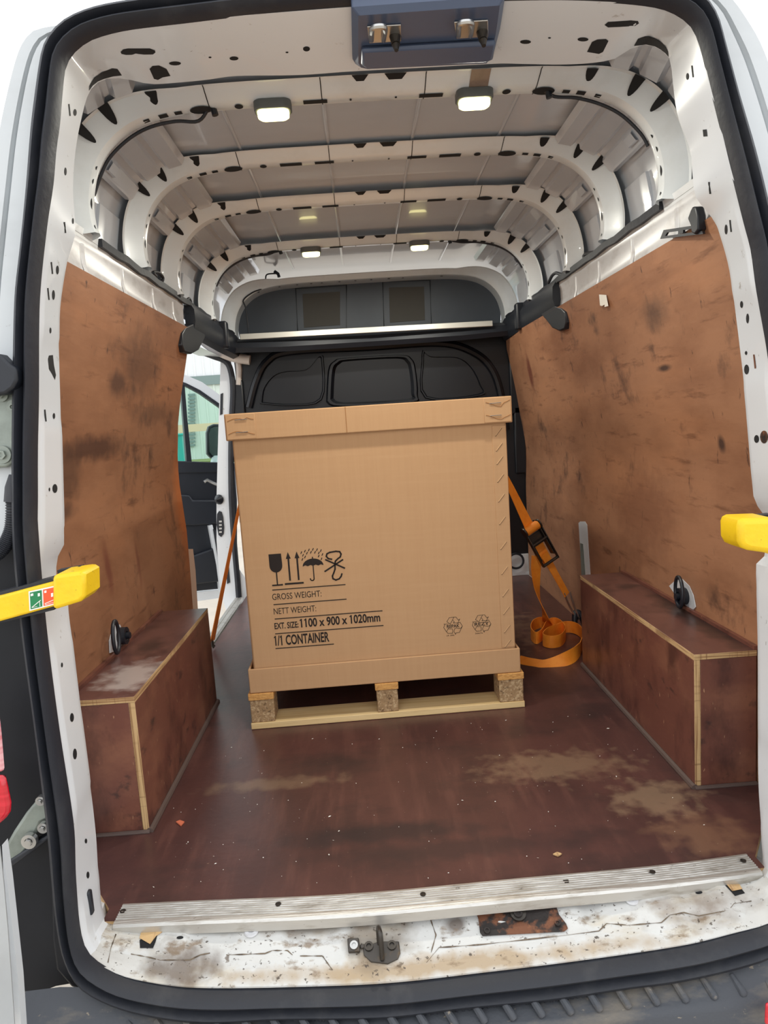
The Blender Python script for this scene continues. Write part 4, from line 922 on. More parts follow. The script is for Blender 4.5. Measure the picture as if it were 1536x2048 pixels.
pts = [at_y(*p, 2.745) for p in ((476, 716), (478, 740), (477, 770))]; m.tube(pts, .018, 8); m.build('header_tube', M_cream, post)
m = MB(); c = at_y(438, 999, 2.74); m.cyl(c, (-.3, -1, 0), .03, .04, 12, 0, .006); m.build('door_buffer', M_blackp, post)
m = MB(); m.slab([at_y(*p, 2.738) for p in [(434, 1028), (438, 1022), (443, 1024), (446, 1034), (448, 1055), (447, 1068), (442, 1074), (437, 1070), (433, 1050)]], (0, .01, 0)); cp = m.build('contact_plate', M_blackp, post)
m = MB()
for q in range(4): p = at_y(441, 1043+q*7, 2.735); m.box((p.x-.008, p.y-.002, p.z-.005), (p.x+.008, p.y+.004, p.z+.005))
m.build('contact_pin', M_steel, cp)
m = MB(); P = [at_y(*p, 2.74) for p in ((441, 788), (446, 786), (445, 828), (440, 830))]; m.slab(P, (0, .02, 0)); m.build('door_catch', M_blackp, post)
m = MB(); P = [at_y(*p, 2.74) for p in ((452, 1128), (457, 1130), (460, 1165), (454, 1168))]; m.slab(P, (0, .02, 0)); m.build('door_catch', M_blackp, post)
m = MB(); m.loft([[(-.86, 1.585, 1.40), (-.86, 2.76, 1.40)], [(-1.0, 1.585, 1.42), (-1.0, 2.76, 1.42)], [(-1.02, 1.5, 1.60), (-1.02, 3.2, 1.60)]]); m.build('door_head', M_white, post)

# ---- black duct covers along the belt at both sides in front
for sd in (-1, 1):
    o = thing('track_cover', 'black moulded cover over the belt rail on the '+('left above the side door' if sd < 0 else 'right above the plywood'), 'cover', (sd*.78, 1.55, 1.40))
    m = MB(); prof = [(.800, 1.530), (.776, 1.524), (.758, 1.495), (.757, 1.445), (.768, 1.405), (.800, 1.392)]
    m.loft([[(sd*(x-(.012 if y > 2.3 else 0)), y, z-.015*max(0, (y-1.9))) for x, z in prof] for y in (1.66, 1.9, 2.25, 2.3, 2.7)]); m.poly([(sd*x, 1.66, z) for x, z in prof]); m.build('duct', M_blackp, o)
    px = ((1077, 612), (1100, 608), (1122, 616), (1130, 624), (1131, 645), (1128, 658), (1118, 662), (1104, 656), (1092, 640), (1080, 628)) if sd > 0 else ((412, 642), (395, 644), (372, 654), (365, 666), (365, 690), (370, 704), (384, 708), (398, 700), (410, 676))
    P = [at_x(*p, sd*.765) for p in px]; m = MB(); m.slab(P, (sd*.045, 0, 0)); m.build('end_cap', M_blackp, o, bevel=.005)
    m = MB(); m.box((sd*.775-.035, 2.28, 1.40), (sd*.775+.035, 2.34, 1.535)); m.build('clamp_band', M_blackp, o, bevel=.01)
    s_ = thing('edge_strip', 'thin black strip along the ledge above the '+('left' if sd < 0 else 'right')+' belt rail', 'strip', (sd*.787, 1.6, 1.52))
    m = MB(); pth = []
    for j in range(30):
        y = lerp(.66 if sd < 0 else .62, 2.7, j/29); pth.append((sd*(.779+.003*math.sin(j*1.7)), y, 1.519+.002*math.sin(j*2.3)))
    m.ribbon(pth, (0, 0, 1), .022, .012); m.build('strip', M_rubber, s_)

# ---- ground and far background
m = MB(); m.poly([(-160, -60, -.66), (160, -60, -.66), (160, 160, -.66), (-160, 160, -.66)])
tag(m.build('ground', M_ground, smooth=False), 'pale concrete yard surface around the van', 'ground', kind='structure')
# ================================================================== THINGS
# ---- large card box: sleeve, lid, tray
BO = Vector((-.5186, .8228, 0)); BT = .017656
BX = Vector((math.cos(BT), math.sin(BT), 0)); BY = Vector((-math.sin(BT), math.cos(BT), 0)); BZ = Vector((0, 0, 1))
def bp(u, v, d=0): return BO + BX*u + BZ*v + BY*d            # u across the front, v up, d depth from the front
def bbox_(m, u0, u1, v0, v1, d0, d1, mi=0):
    k = m.add([bp(u, v, d) for v in (v0, v1) for u, d in ((u0, d0), (u1, d0), (u1, d1), (u0, d1))], [(3, 2, 1, 0), (4, 5, 6, 7), (0, 1, 5, 4), (1, 2, 6, 5), (2, 3, 7, 6), (3, 0, 4, 7)], mi)
DEP = 1.09
box = thing('cardboard_box', 'large brown corrugated shipping box with lid, standing on the pallet', 'box', bp(.45, .124, DEP/2))
m = MB(); bbox_(m, .020, .889, .132, 1.015, .012, DEP-.012); sleeve = m.build('sleeve', M_card, box, bevel=.006)
m = MB(); bbox_(m, .842, .886, .21, .94, .009, .0125); m.build('joint_flap', M_card, sleeve, bevel=.001)
for v in (.922, .874, .831, .774, .710, .636, .554, .471, .396, .336, .274, .224):
    m = MB(); m.add([bp(.850, v-.012, .0085), bp(.853, v-.014, .0075), bp(.873, v+.010, .0075), bp(.870, v+.012, .0085)], [(0, 1, 2, 3)])
    m.add([bp(.850, v-.014, .0086), bp(.853, v-.016, .0086), bp(.874, v+.009, .0086), bp(.873, v+.010, .0075), bp(.853, v-.014, .0075)], [(0, 1, 2, 3, 4)], 1)
    m.build('stitch_slit', [M_card, M_ink], sleeve, smooth=False)
m = MB()
def shell(m, u0, u1, v0, v1, d0, d1, t, top):                # open tray or lid with walls of thickness t
    bbox_(m, u0, u1, v0, v1, d0, d0+t); bbox_(m, u0, u1, v0, v1, d1-t, d1); bbox_(m, u0, u0+t, v0, v1, d0+t, d1-t); bbox_(m, u1-t, u1, v0, v1, d0+t, d1-t)
    if top: bbox_(m, u0+t, u1-t, v1-t, v1, d0+t, d1-t)
    else: bbox_(m, u0+t, u1-t, v0, v0+t, d0+t, d1-t)
shell(m, .004, .906, .948, 1.031, -.003, DEP+.003, .007, True); lid = m.build('lid', M_card, box, bevel=.003)
for u0, u1 in ((.008, .099), (.816, .903)):
    m = MB(); bbox_(m, u0, u1, .951, 1.029, -.0065, -.003); fp = m.build('corner_flap', M_card, lid, bevel=.0015)
    m = MB()
    for v in (.968, 1.008):
        pts = [bp(lerp(u0+.006, u1-.004, t/8), v+.008*math.sin(t*.55+(0 if u0 < .5 else 2))+(.010 if t > 5 else 0)*(1 if v > 1 else .4), -.0068) for t in range(9)]; m.tube(pts, .0012, 5)
    m.build('flap_crease', M_cardD, fp)
    for v in (.972, 1.011):
        m = MB(); a = .030 if u0 < .5 else .018; m.tube([bp(u0+a, v-.001, -.0062), bp(u0+a, v, -.0085), bp(u0+a+.036, v+.001, -.0085), bp(u0+a+.036, v+.001, -.0062)], .0011, 6); m.build('staple', M_steel, fp)
m = MB(); m.tube([bp(.381, .950, -.0033), bp(.381, 1.030, -.0033)], .0012, 5); m.build('lid_crease', M_cardD, lid)
m = MB(); shell(m, .004, .900, .124, .206, .0, DEP, .007, False); m.build('tray', M_card, box, bevel=.003)
# printed marks on the front
PD = .0112
def ink(name, polys, label=None):
    m = MB()
    for P in polys: m.poly([bp(u, v, PD) for u, v in P])
    o = m.build(name, M_ink, sleeve, smooth=False)
    if label: o['label'] = label
    return o
def stroke(P, w_):
    out = []
    for (a, b), (c, d) in zip(P, P[1:]):
        L_ = math.hypot(c-a, d-b) or 1; nx, ny = -(d-b)/L_*w_/2, (c-a)/L_*w_/2; ex, ey = (c-a)/L_*w_*.3, (d-b)/L_*w_*.3
        out.append([(a+nx-ex, b+ny-ey), (c+nx+ex, d+ny+ey), (c-nx+ex, d-ny+ey), (a-nx-ex, b-ny-ey)])
    return out
def arcp(cx, cy, r, a0, a1, n=14): return [(cx+r*math.cos(math.radians(lerp(a0, a1, i/n))), cy+r*math.sin(math.radians(lerp(a0, a1, i/n)))) for i in range(n+1)]
bowl = [(.102, .579), (.142, .579), (.143, .548)]+[(.1225+.0205*math.cos(math.radians(a)), .540+.022*math.sin(math.radians(a))) for a in range(0, -181, -15)]+[(.102, .548)]
ink('glass_symbol', [bowl, [(.1205, .520), (.1245, .520), (.1245, .476), (.1205, .476)], [(.105, .479), (.140, .479), (.140, .474), (.105, .474)]], 'printed fragile goblet symbol')
def up_arrow(x): return [[(x-.008, .560), (x+.008, .560), (x, .582)], [(x-.0028, .561), (x+.0028, .561), (x+.0028, .488), (x-.0028, .488)]]
ink('arrows_symbol', up_arrow(.164)+up_arrow(.192)+[[(.146, .481), (.207, .481), (.207, .475), (.146, .475)]], 'printed this way up arrows')
can = arcp(.2415, .531, .0335, 0, 180, 18)
can = [(x, .531+(y-.531)*.72) for x, y in can]+[(.208+.067*i/8, .531+(.0035 if i % 2 else 0)) for i in range(1, 8)]
drops = []
for k, (u, v) in enumerate([(.207, .577), (.219, .581), (.232, .584), (.245, .585), (.258, .583), (.270, .579), (.212, .568), (.225, .574), (.238, .576), (.251, .575), (.263, .572), (.274, .566), (.209, .555), (.218, .562), (.262, .562), (.270, .552)]): drops += stroke([(u+.0016, v+.003), (u-.0016, v-.003)], .0028)
ink('umbrella_symbol', [can]+stroke([(.2415, .531), (.2415, .489)], .0034)+stroke(arcp(.2355, .489, .006, 0, -190, 10), .0034)+stroke([(.2415, .560), (.2415, .554)], .0034)+drops, 'printed keep dry umbrella symbol')
hook = [(.303, .548), (.292, .551), (.286, .559), (.289, .567), (.298, .571), (.318, .573), (.330, .571), (.334, .563), (.331, .554), (.322, .548), (.314, .541), (.312, .530), (.311, .515), (.306, .503), (.301, .493), (.302, .484), (.311, .479), (.322, .482), (.329, .490), (.332, .498)]
ink('hook_symbol', stroke(hook, .0052)+stroke([(.283, .548), (.342, .516)], .0052)+stroke([(.338, .544), (.278, .510)], .0052), 'printed no hooks symbol')
for q, (u0, u1, v) in enumerate(((.104, .341, .4615), (.104, .341, .413), (.104, .455, .365), (.101, .455, .3155), (.098, .289, .266))): ink('rule_line', [[(u0, v-.0016), (u1, v-.0016), (u1, v+.0016), (u0, v+.0016)]])
def text_mesh(body, bold):
    cu = bpy.data.curves.new('t', 'FONT'); cu.body = body; cu.offset = bold; cu.resolution_u = 4; ob = bpy.data.objects.new('t', cu); C.objects.link(ob)
    dg = bpy.context.evaluated_depsgraph_get(); me = bpy.data.meshes.new_from_object(ob.evaluated_get(dg)); bpy.data.objects.remove(ob)
    return [v.co.copy() for v in me.vertices], [list(p.vertices) for p in me.polygons]
def text(name, body, u0, u1, v0, h, bold=0.0):
    V, F = text_mesh(body, bold); x0 = min(v.x for v in V); x1 = max(v.x for v in V); cap = .70
    m = MB(); fx = lambda x: lerp(u0, u1, (x-x0)/(x1-x0)); m.add([bp(fx(v.x), v0+v.y/cap*h, PD) for v in V], F)
    if bold:
        for i, ch in enumerate(body):
            if ch == '1':
                W, _ = text_mesh(body[:i+1], bold); xr = max(v.x for v in W); top = max(v.y for v in W if v.x > xr-.12)/cap
                m.poly([bp(fx(xr-.05), v0+h*top, PD-.0001), bp(fx(xr-.05), v0+h*(top-.17), PD-.0001), bp(fx(xr-.27), v0+h*(top-.25), PD-.0001), bp(fx(xr-.27), v0+h*(top-.13), PD-.0001)])
    return m.build(name, M_ink, sleeve, smooth=False)
text('gross_weight_text', 'GROSS WEIGHT:', .102, .261, .4285, .0205)
text('nett_weight_text', 'NETT WEIGHT:', .103, .240, .3805, .0205)
text('size_text', 'EXT. SIZE:', .101, .179, .3315, .020, .022)
text('size_text', '1100 x 900 x 1020mm', .187, .446, .3310, .0275, .026)
text('container_text', '1/1 CONTAINER', .099, .275, .2765, .032, .026)
RECYCLE = [[(230, 285), (290, 175), (415, 160), (325, 345), (230, 285)], [(415, 160), (470, 158), (535, 245), (572, 210), (525, 315), (400, 320), (430, 290), (390, 245)],
    [(500, 338), (580, 300), (645, 405), (600, 465), (540, 468)], [(645, 405), (570, 575), (475, 590), (470, 630), (420, 540), (455, 455), (520, 465), (600, 465)],
    [(150, 350), (285, 342)], [(182, 350), (150, 440), (225, 555), (265, 480), (282, 442)], [(265, 480), (385, 480), (390, 595), (265, 600), (225, 555)]]
def recycle(cu, cv, r, word, small, wu):
    P = []; c_, s_ = math.cos(math.radians(4)), math.sin(math.radians(4)); k = r/248
    for line in RECYCLE:
        P += stroke([(cu+k*((x-400)*c_-(y-395)*s_), cv-k*((x-400)*s_+(y-395)*c_)) for x, y in line], .0014)
    ink('recycling_symbol', P)
    text('recycling_text', word, cu-wu, cu+wu, cv-.006, .0105, .02); text('recycling_text', small, cu-.024, cu+.002, cv-r*1.10, .0045)
recycle(.684, .296, .031, 'REPAK', 'UK 2006', .021)
recycle(.779, .296, .031, 'REZY', '20676', .024)

# ---- pallet
pal = thing('wooden_pallet', 'light wooden pallet with chipboard blocks under the large brown box', 'pallet', bp(.45, 0, .5))
for d0 in (.0, .49, .99):
    dd = d0+.09 if d0 > .9 else d0+.1
    for u0, u1 in ((.0, .078), (.417, .487), (.826, .907)):
        m = MB(); bbox_(m, u0, u1, .022, .100, d0+.003, dd); m.build('block', M_osb, pal, bevel=.003)
    m = MB(); bbox_(m, -.002, .909, .001, .022, d0, dd+.004); m.build('bottom_board', M_pine, pal, bevel=.002)
for u0, u1 in ((-.003, .080), (.205, .280), (.413, .490), (.62, .70), (.822, .909)):
    if u0 in (.205, .62): continue
    m = MB(); bbox_(m, u0, u1, .1005, .123, -.003, 1.08); m.build('deck_board', M_deck, pal, bevel=.002)

# ---- plywood wheel arch boxes
for sd, y0, y1, xi, lab in ((-1, .268, 1.089, .688, 'brown plywood wheel arch box on the left with worn white streaks on top'), (1, .270, 1.184, .694, 'longer brown plywood wheel arch box on the right under the tie-down ring')):
    o = thing('wheel_arch_box', lab, 'box', (sd*.77, (y0+y1)/2, 0)); h = .354; t = .016
    def bx(name, a, b, mats): 
        m = MB(); lo = [min(p, q) for p, q in zip(a, b)]; hi = [max(p, q) for p, q in zip(a, b)]; m.box(lo, hi, 0, 1); return m.build(name, mats, o, bevel=.0012)
    bx('top_panel', (sd*xi, y0-.001, h-.015), (sd*.853, y1, h), [M_archT if sd < 0 else M_archTR, M_plyedge])
    bx('side_panel', (sd*xi, y0, 0.001), (sd*(xi+t), y1, h-.0152), [M_arch, M_plyedgeX])
    bx('end_panel', (sd*(xi+t+.0003), y0+.001, 0.001), (sd*.853, y0+t, h-.0152), [M_arch, M_plyedge])
    bx('end_panel', (sd*(xi+t+.0003), y1-t, 0.001), (sd*.853, y1-.001, h-.0152), [M_arch, M_plyedge])
    m = MB(); m.tube([(sd*(xi-.002), y0-.004, .003), (sd*(xi-.002), y1, .003)], .009, 8); m.tube([(sd*(xi-.002), y0-.003, .002), (sd*.852, y0-.003, .002)], .006, 8); m.build('sealant_bead', M_sealant, o)
    m = MB(); m.box((min(sd*.846, sd*.857), y0, h+.0003), (max(sd*.846, sd*.857), y1-.01, h+.010)); m.build('top_batten', M_arch, o)

# ---- tie-down rings in the walls
for sd, px, nm in ((-1, [(220, 1306), (219, 1282), (224, 1262), (232, 1249), (240, 1249), (246, 1262), (249, 1280), (248, 1296)], 'left'), (1, [(1338, 1172), (1350, 1161), (1364, 1158), (1378, 1172), (1386, 1190), (1391, 1214), (1385, 1221), (1362, 1206)], 'right')):
    X_ = sd*.8545; P = [at_x(*p, X_) for p in px]; c = sum(P, Vector())/len(P)
    o = thing('tie_down_ring', 'black tie-down ring in a cut-out of the %s plywood above the arch box' % nm, 'tie-down', c)
    m = MB(); m.slab(P, (sd*.002, 0, 0)); m.build('white_recess', M_white, o)
    q = at_x(*((239, 1272) if sd < 0 else (1371, 1192)), X_); m = MB(); m.cyl(q, (-sd, 0, 0), .026, .022, 18, dimple=.004); m.cyl(q, (-sd, 0, 0), .010, .032, 10); m.build('mount', M_blackp, o)
    cc = at_x(*((232, 1274) if sd < 0 else (1358, 1184)), X_-sd*.028); m = MB()
    m.tube([cc+Vector((sd*.004*math.cos(t), .034*math.cos(t), .046*math.sin(t))) for t in [2*math.pi*k/24 for k in range(24)]], .0055, 8, closed=True); m.build('ring', M_blackp, o)

# ---- ratchet strap over the box
o = thing('ratchet_strap', 'orange ratchet strap over the box with its loose tail coiled on the floor', 'strap', (.8, 1.62, .03))
YR = 1.62
hookp = at_y(1134, 1190, 1.60); ratp = at_y(1086, 1103, 1.60); rat0 = at_y(1058, 1052, 1.60)
topR = bp(.909, 1.036, .79); topL = bp(.002, 1.036, .83); footL = Vector((-.835, 1.72, .04))
m = MB(); A = [topL, topR]; m.ribbon([topL+Vector((-.006, 0, -.01)), topL, topR, topR+Vector((.008, 0, -.012))], (0, 1, 0), .05, .003)
k_ = [topR+Vector((.008, 0, -.012)), topR.lerp(rat0, .35), topR.lerp(rat0, .7), rat0]
m.ribbon(k_, [(0, 1, 0), (.22, .8, .1), (.5, .6, .2), (.75, .45, .3)], [.05, .05, .05, .05], .003)
m.ribbon([ratp+Vector((.004, 0, -.01)), ratp.lerp(hookp, .5), hookp], [(.75, .4, .3), (.5, .5, .2), (.45, .5, .2)], .042, .003)
m.build('webbing', M_strap, o)
m = MB(); m.ribbon([topL+Vector((-.006, 0, -.01)), topL.lerp(footL, .5), footL], [(.05, 1, 0), (.10, .9, 0), (.22, .8, 0)], .045, .003); m.build('left_webbing', M_strapLit, o)
tail = [at_y(1074, 1112, 1.59), at_y(1072, 1140, 1.60), at_y(1074, 1172, 1.60), at_y(1080, 1200, 1.60), at_y(1091, 1232, 1.60), at_z(1095, 1246, .028)]
m = MB(); m.ribbon(smooth_path(tail, 6), [Vector((math.cos(a), math.sin(a), .1)) for a in [lerp(-.3, 2.4, i/30) for i in range(31)]], .046, .0025)
loop = [at_z(*p, .029) for p in ((1097, 1246), (1080, 1245), (1066, 1252), (1062, 1266), (1072, 1276), (1085, 1268), (1094, 1252), (1108, 1246), (1122, 1252), (1131, 1266), (1122, 1280), (1102, 1284), (1086, 1279), (1094, 1268), (1108, 1262), (1130, 1254), (1150, 1256), (1163, 1266), (1166, 1280), (1160, 1298))]
lp = smooth_path(loop, 6); m.ribbon(lp, (.02, 0, 1), .052, .0025)
flat = [lp[-1]]+[at_z(*p, z) for p, z in (((1150, 1308), .026), ((1132, 1318), .020), ((1108, 1326), .010), ((1085, 1328), .006), ((1060, 1324), .006), ((1036, 1318), .010))]
fp_ = smooth_path(flat, 6); n_ = len(fp_)
m.ribbon(fp_, [Vector((0, math.sin(lerp(0, 1.35, min(1, i/n_*1.5))), math.cos(lerp(0, 1.35, min(1, i/n_*1.5))))) for i in range(n_)], .052, .0025)
m.build('loose_tail', M_strap, o)
ax = (ratp-rat0).normalized(); sx = Vector((.88, .25, .2)); sx = (sx-ax*sx.dot(ax)).normalized(); nx = ax.cross(sx); 
if nx.y > 0: nx = -nx
def rp(a, s_, n): return rat0+ax*a+sx*s_+nx*n
L_ = (ratp-rat0).length
def rbox(m, a0, a1, s0, s1, n0, n1): m.add([rp(a, s, n) for n in (n0, n1) for a, s in ((a0, s0), (a1, s0), (a1, s1), (a0, s1))], [(3, 2, 1, 0), (4, 5, 6, 7), (0, 1, 5, 4), (1, 2, 6, 5), (2, 3, 7, 6), (3, 0, 4, 7)])
rt = MB(); rbox(rt, -.01, L_+.03, -.036, -.031, -.012, .022); rbox(rt, -.01, L_+.03, .031, .036, -.012, .022); rbox(rt, L_*.30, L_*.72, -.031, .031, -.010, .004)
r_o = rt.build('ratchet', M_dsteel, o, bevel=.003)
m = MB(); rbox(m, .03, L_+.055, -.043, -.038, .010, .03); rbox(m, .03, L_+.055, .038, .043, .010, .03); m.tube([rp(L_+.05, -.043, .02), rp(L_+.05, .043, .02)], .007, 8); m.tube([rp(L_*.6, -.043, .02), rp(L_*.6, .043, .02)], .006, 8); m.build('ratchet_handle', M_dsteel, r_o, bevel=.002)
m = MB(); m.tube([rp(.012, -.034, .012), rp(.012, .034, .012)], .020, 16); m.ribbon([rp(L_*.6, 0, -.012), rp(L_+.06, 0, -.014)], tuple(sx), .05, .003); m.build('webbing_roll', M_strap, r_o)
m = MB(); m.cyl(rp(.012, .037, .012), sx, .022, .006, 18, dimple=.002); m.build('ratchet_gear', M_dsteel, r_o); m = MB(); m.cyl(rp(.012, -.037, .012), -sx, .022, .006, 18); m.build('ratchet_gear', M_dsteel, r_o)
m = MB(); e = Vector((.80, 1.60, .065))
for s in (-.010, .010): m.tube(smooth_path([hookp+Vector((s*1.6, s, .012)), hookp.lerp(e, .5)+Vector((s, 0, 0)), e+Vector((s*.6, -.01, .0)), e+Vector((s*.4, .012, -.012)), e+Vector((s*.4, .02, .012))], 4), .0045, 7)
m.build('claw_hook', M_steel, o)
m = MB(); e2 = Vector((-.84, 1.72, .02))
for s in (-.010, .010): m.tube([footL+Vector((0, s, .02)), footL+Vector((0, s, -.02)), e2+Vector((.012, s, -.01))], .004, 7)
m.build('left_hook', M_dsteel, o)
an = thing('floor_anchor', 'black floor anchor behind the right arch box holding the strap hook', 'anchor', (.81, 1.60, 0))
m = MB(); m.box((.775, 1.56, .0005), (.853, 1.64, .012)); m.build('anchor_plate', M_blackp, an, bevel=.004)
m = MB(); m.tube(smooth_path([(.785, 1.575, .01), (.788, 1.59, .06), (.80, 1.605, .085), (.818, 1.60, .075), (.83, 1.59, .03), (.832, 1.58, .01)], 5), .013, 10); m.build('anchor_loop', M_blackp, an)

# ---- four LED roof lamps
lamp0 = None
def make_lamp(loc, label):
    o = thing('roof_lamp', label, 'lamp', loc, 'lit LED roof lamps'); x, y, z = loc
    m = MB()
    def rr(hx, hy, r, zz, n=5):
        out = []
        for cx, cy, a0 in ((hx-r, hy-r, 0), (-hx+r, hy-r, 90), (-hx+r, -hy+r, 180), (hx-r, -hy+r, 270)):
            for q in range(n+1): a = math.radians(a0+90*q/n); out.append((x+cx+r*math.cos(a), y+cy+r*math.sin(a), zz))
        return out
    A = [rr(.049, .032, .02, z), rr(.049, .032, .02, z-.018), rr(.046, .029, .02, z-.022), rr(.042, .025, .018, z-.022)]
    m.loft(A, True); m.poly(A[0]); m.poly(list(reversed(A[-1]))); m.build('housing', M_lampb, o)
    m = MB(); A = [rr(.042, .025, .018, z-.021), rr(.041, .024, .018, z-.033), rr(.036, .019, .015, z-.037)]; m.loft(A, True); m.poly(list(reversed(A[-1]))); m.build('lens', M_lens, o)
    L = bpy.data.lights.new('lamp_light', 'AREA'); L.shape = 'RECTANGLE'; L.size = .07; L.size_y = .04; L.energy = LAMP_W; L.color = (1.0, .97, .86)
    lo = bpy.data.objects.new('lamp_light', L); C.objects.link(lo); lo.parent = o; lo.location = (0, 0, -.042)
    return o
l0 = make_lamp((-.266, .592, 1.826), 'lit roof lamp on the nearest rib, left of the centre')
dup(l0, (.268, .592, 1.826), 'lit roof lamp on the nearest rib, right, below a brown tape patch')
dup(l0, (-.276, 2.112, 1.820), 'small lit roof lamp on the far rib, left of the centre')
dup(l0, (.246, 2.112, 1.820), 'small lit roof lamp on the far rib, right of the centre')
# roof cables
def cable(lab, P, r=.005, plug=None):
    o = thing('roof_cable', lab, 'cable', P[0]); m = MB(); m.tube(smooth_path(P, 5), r, 7); m.build('wire', M_rubber, o)
    if plug is not None: m = MB(); m.tube([Vector(P[0])+Vector((-.008, 0, .012)), Vector(P[0])+Vector((.012, -.004, -.004)), Vector(P[0])+Vector((.016, -.004, -.022))], .009, 8); m.build('plug', M_blackp, o)
    return o
def lipp(s, z=None, x=None, y=.618, d=-.006): 
    i = arc_at_x(s*x) if x is not None else min(range(len(ARC)), key=lambda q: abs(ARC[q][1]-z)+(0 if ARC[q][0]*s > .6 else 9)); return arc_pt(i, d, y)
cable('black cable along the nearest rib into a hole, left side', [lipp(-1, x=.435, d=.005, y=.60), lipp(-1, x=.47, d=-.018), lipp(-1, x=.53, d=-.010), lipp(-1, x=.60, y=.622), lipp(-1, x=.66, y=.624), lipp(-1, x=.715, y=.626, d=-.003), lipp(-1, z=1.69, y=.63, d=0), lipp(-1, z=1.63, y=.635, d=.01)], .0045, True)
cable('black cable along the nearest rib into a hole, right side', [lipp(1, x=.455, d=.003, y=.60), lipp(1, x=.49, d=-.008, y=.61), lipp(1, x=.55, d=-.004), lipp(1, x=.62, y=.622), lipp(1, x=.68, y=.624), lipp(1, x=.73, y=.626, d=-.003), lipp(1, z=1.68, y=.63, d=0)], .0045, True)
cable('thin black cable on the far lamp rib, left side', [lipp(-1, x=.435, d=.002, y=2.12), lipp(-1, x=.48, d=-.010, y=2.135), lipp(-1, x=.56, y=2.14), lipp(-1, x=.64, y=2.142), lipp(-1, x=.71, y=2.145, d=-.002), lipp(-1, z=1.68, y=2.15, d=0)], .006, True)
cable('thin black cable on the far lamp rib, right side', [lipp(1, x=.38, d=.002, y=2.12), lipp(1, x=.45, d=-.010, y=2.135), lipp(1, x=.54, y=2.14), lipp(1, x=.64, y=2.142), lipp(1, x=.71, y=2.145, d=-.002), lipp(1, z=1.68, y=2.15, d=0)], .006, True)
cable('thin black wire dangling over the front arch at the left', [at_y(552, 547, 2.70), at_y(534, 549, 2.70), at_y(531, 560, 2.70), at_y(528, 575, 2.70), at_y(505, 585, 2.69), at_y(487, 600, 2.69), at_y(491, 615, 2.69), at_y(495, 645, 2.69), at_y(498, 672, 2.69)], .004, True)
for lab, P in (('black wire tail on the left ledge below the second rib', [(312, 553), (306, 545), (318, 546), (326, 556), (322, 566), (318, 562)]), ('black wire tail on the left ledge below the third rib', [(372, 602), (378, 597), (382, 605), (381, 612)])):
    cable(lab, [at_x(*p, -.785) for p in P], .006)
for lab, P in (('black wire loop on the right ledge below the second rib', [(1176, 518), (1168, 514), (1172, 508), (1190, 504), (1204, 499)]), ('black wire loop on the right ledge below the third rib', [(1097, 566), (1104, 552), (1112, 546), (1124, 549), (1136, 545)])):
    cable(lab, [at_x(*p, .785) for p in P], .007)

# ---- tape patch, label, bracket
i0, i1 = arc_at_x(.250), arc_at_x(.300); m = MB()
m.loft([[arc_pt(i, d-.0016, .62+dy) for i in (i0, (i0+i1)/2, i1)] for d, dy in ((.020, -.112), (.014, -.090), (.003, -.062), (0, -.055), (-.002, -.04))])
tag(m.build('tape_patch', M_tape), 'brown tape patch on the rib behind the right roof lamp', 'tape')
m = MB(); P = [at_x(*p, wall_x(1.36)-.003) for p in ((1198, 589), (1212, 590), (1216, 612), (1209, 614), (1209, 609), (1204, 612), (1200, 611))]; m.slab(P, (.001, 0, 0))
tag(m.build('paper_label', M_stick), 'torn white paper label on the right plywood near its top', 'label')
o = thing('angle_bracket', 'black slotted steel bracket hanging at the top right corner by the rear door', 'bracket', at_x(1405, 440, .765))
m = MB(); X_ = .755
def bs(p): return at_x(*p, X_)
bars = [[(1320, 471), (1326, 461), (1398, 450), (1400, 455), (1394, 457), (1330, 467), (1327, 471), (1398, 462), (1402, 468), (1320, 480)]]
m.slab([bs(p) for p in ((1320, 478), (1327, 460), (1400, 449), (1402, 455), (1334, 465), (1330, 472), (1404, 462), (1406, 468))], (.006, 0, 0)); m.slab([bs(p) for p in ((1356, 462), (1366, 460), (1366, 466), (1356, 468))], (.006, 0, 0)); m.build('slotted_arm', M_blackp, o)
m = MB(); m.slab([at_x(*p, .77) for p in ((1398, 450), (1392, 436), (1398, 420), (1402, 412), (1409, 413), (1413, 430), (1414, 458), (1406, 468), (1400, 464))], (-.022, 0, 0)); m.build('bent_plate', M_blackp, o, bevel=.004)

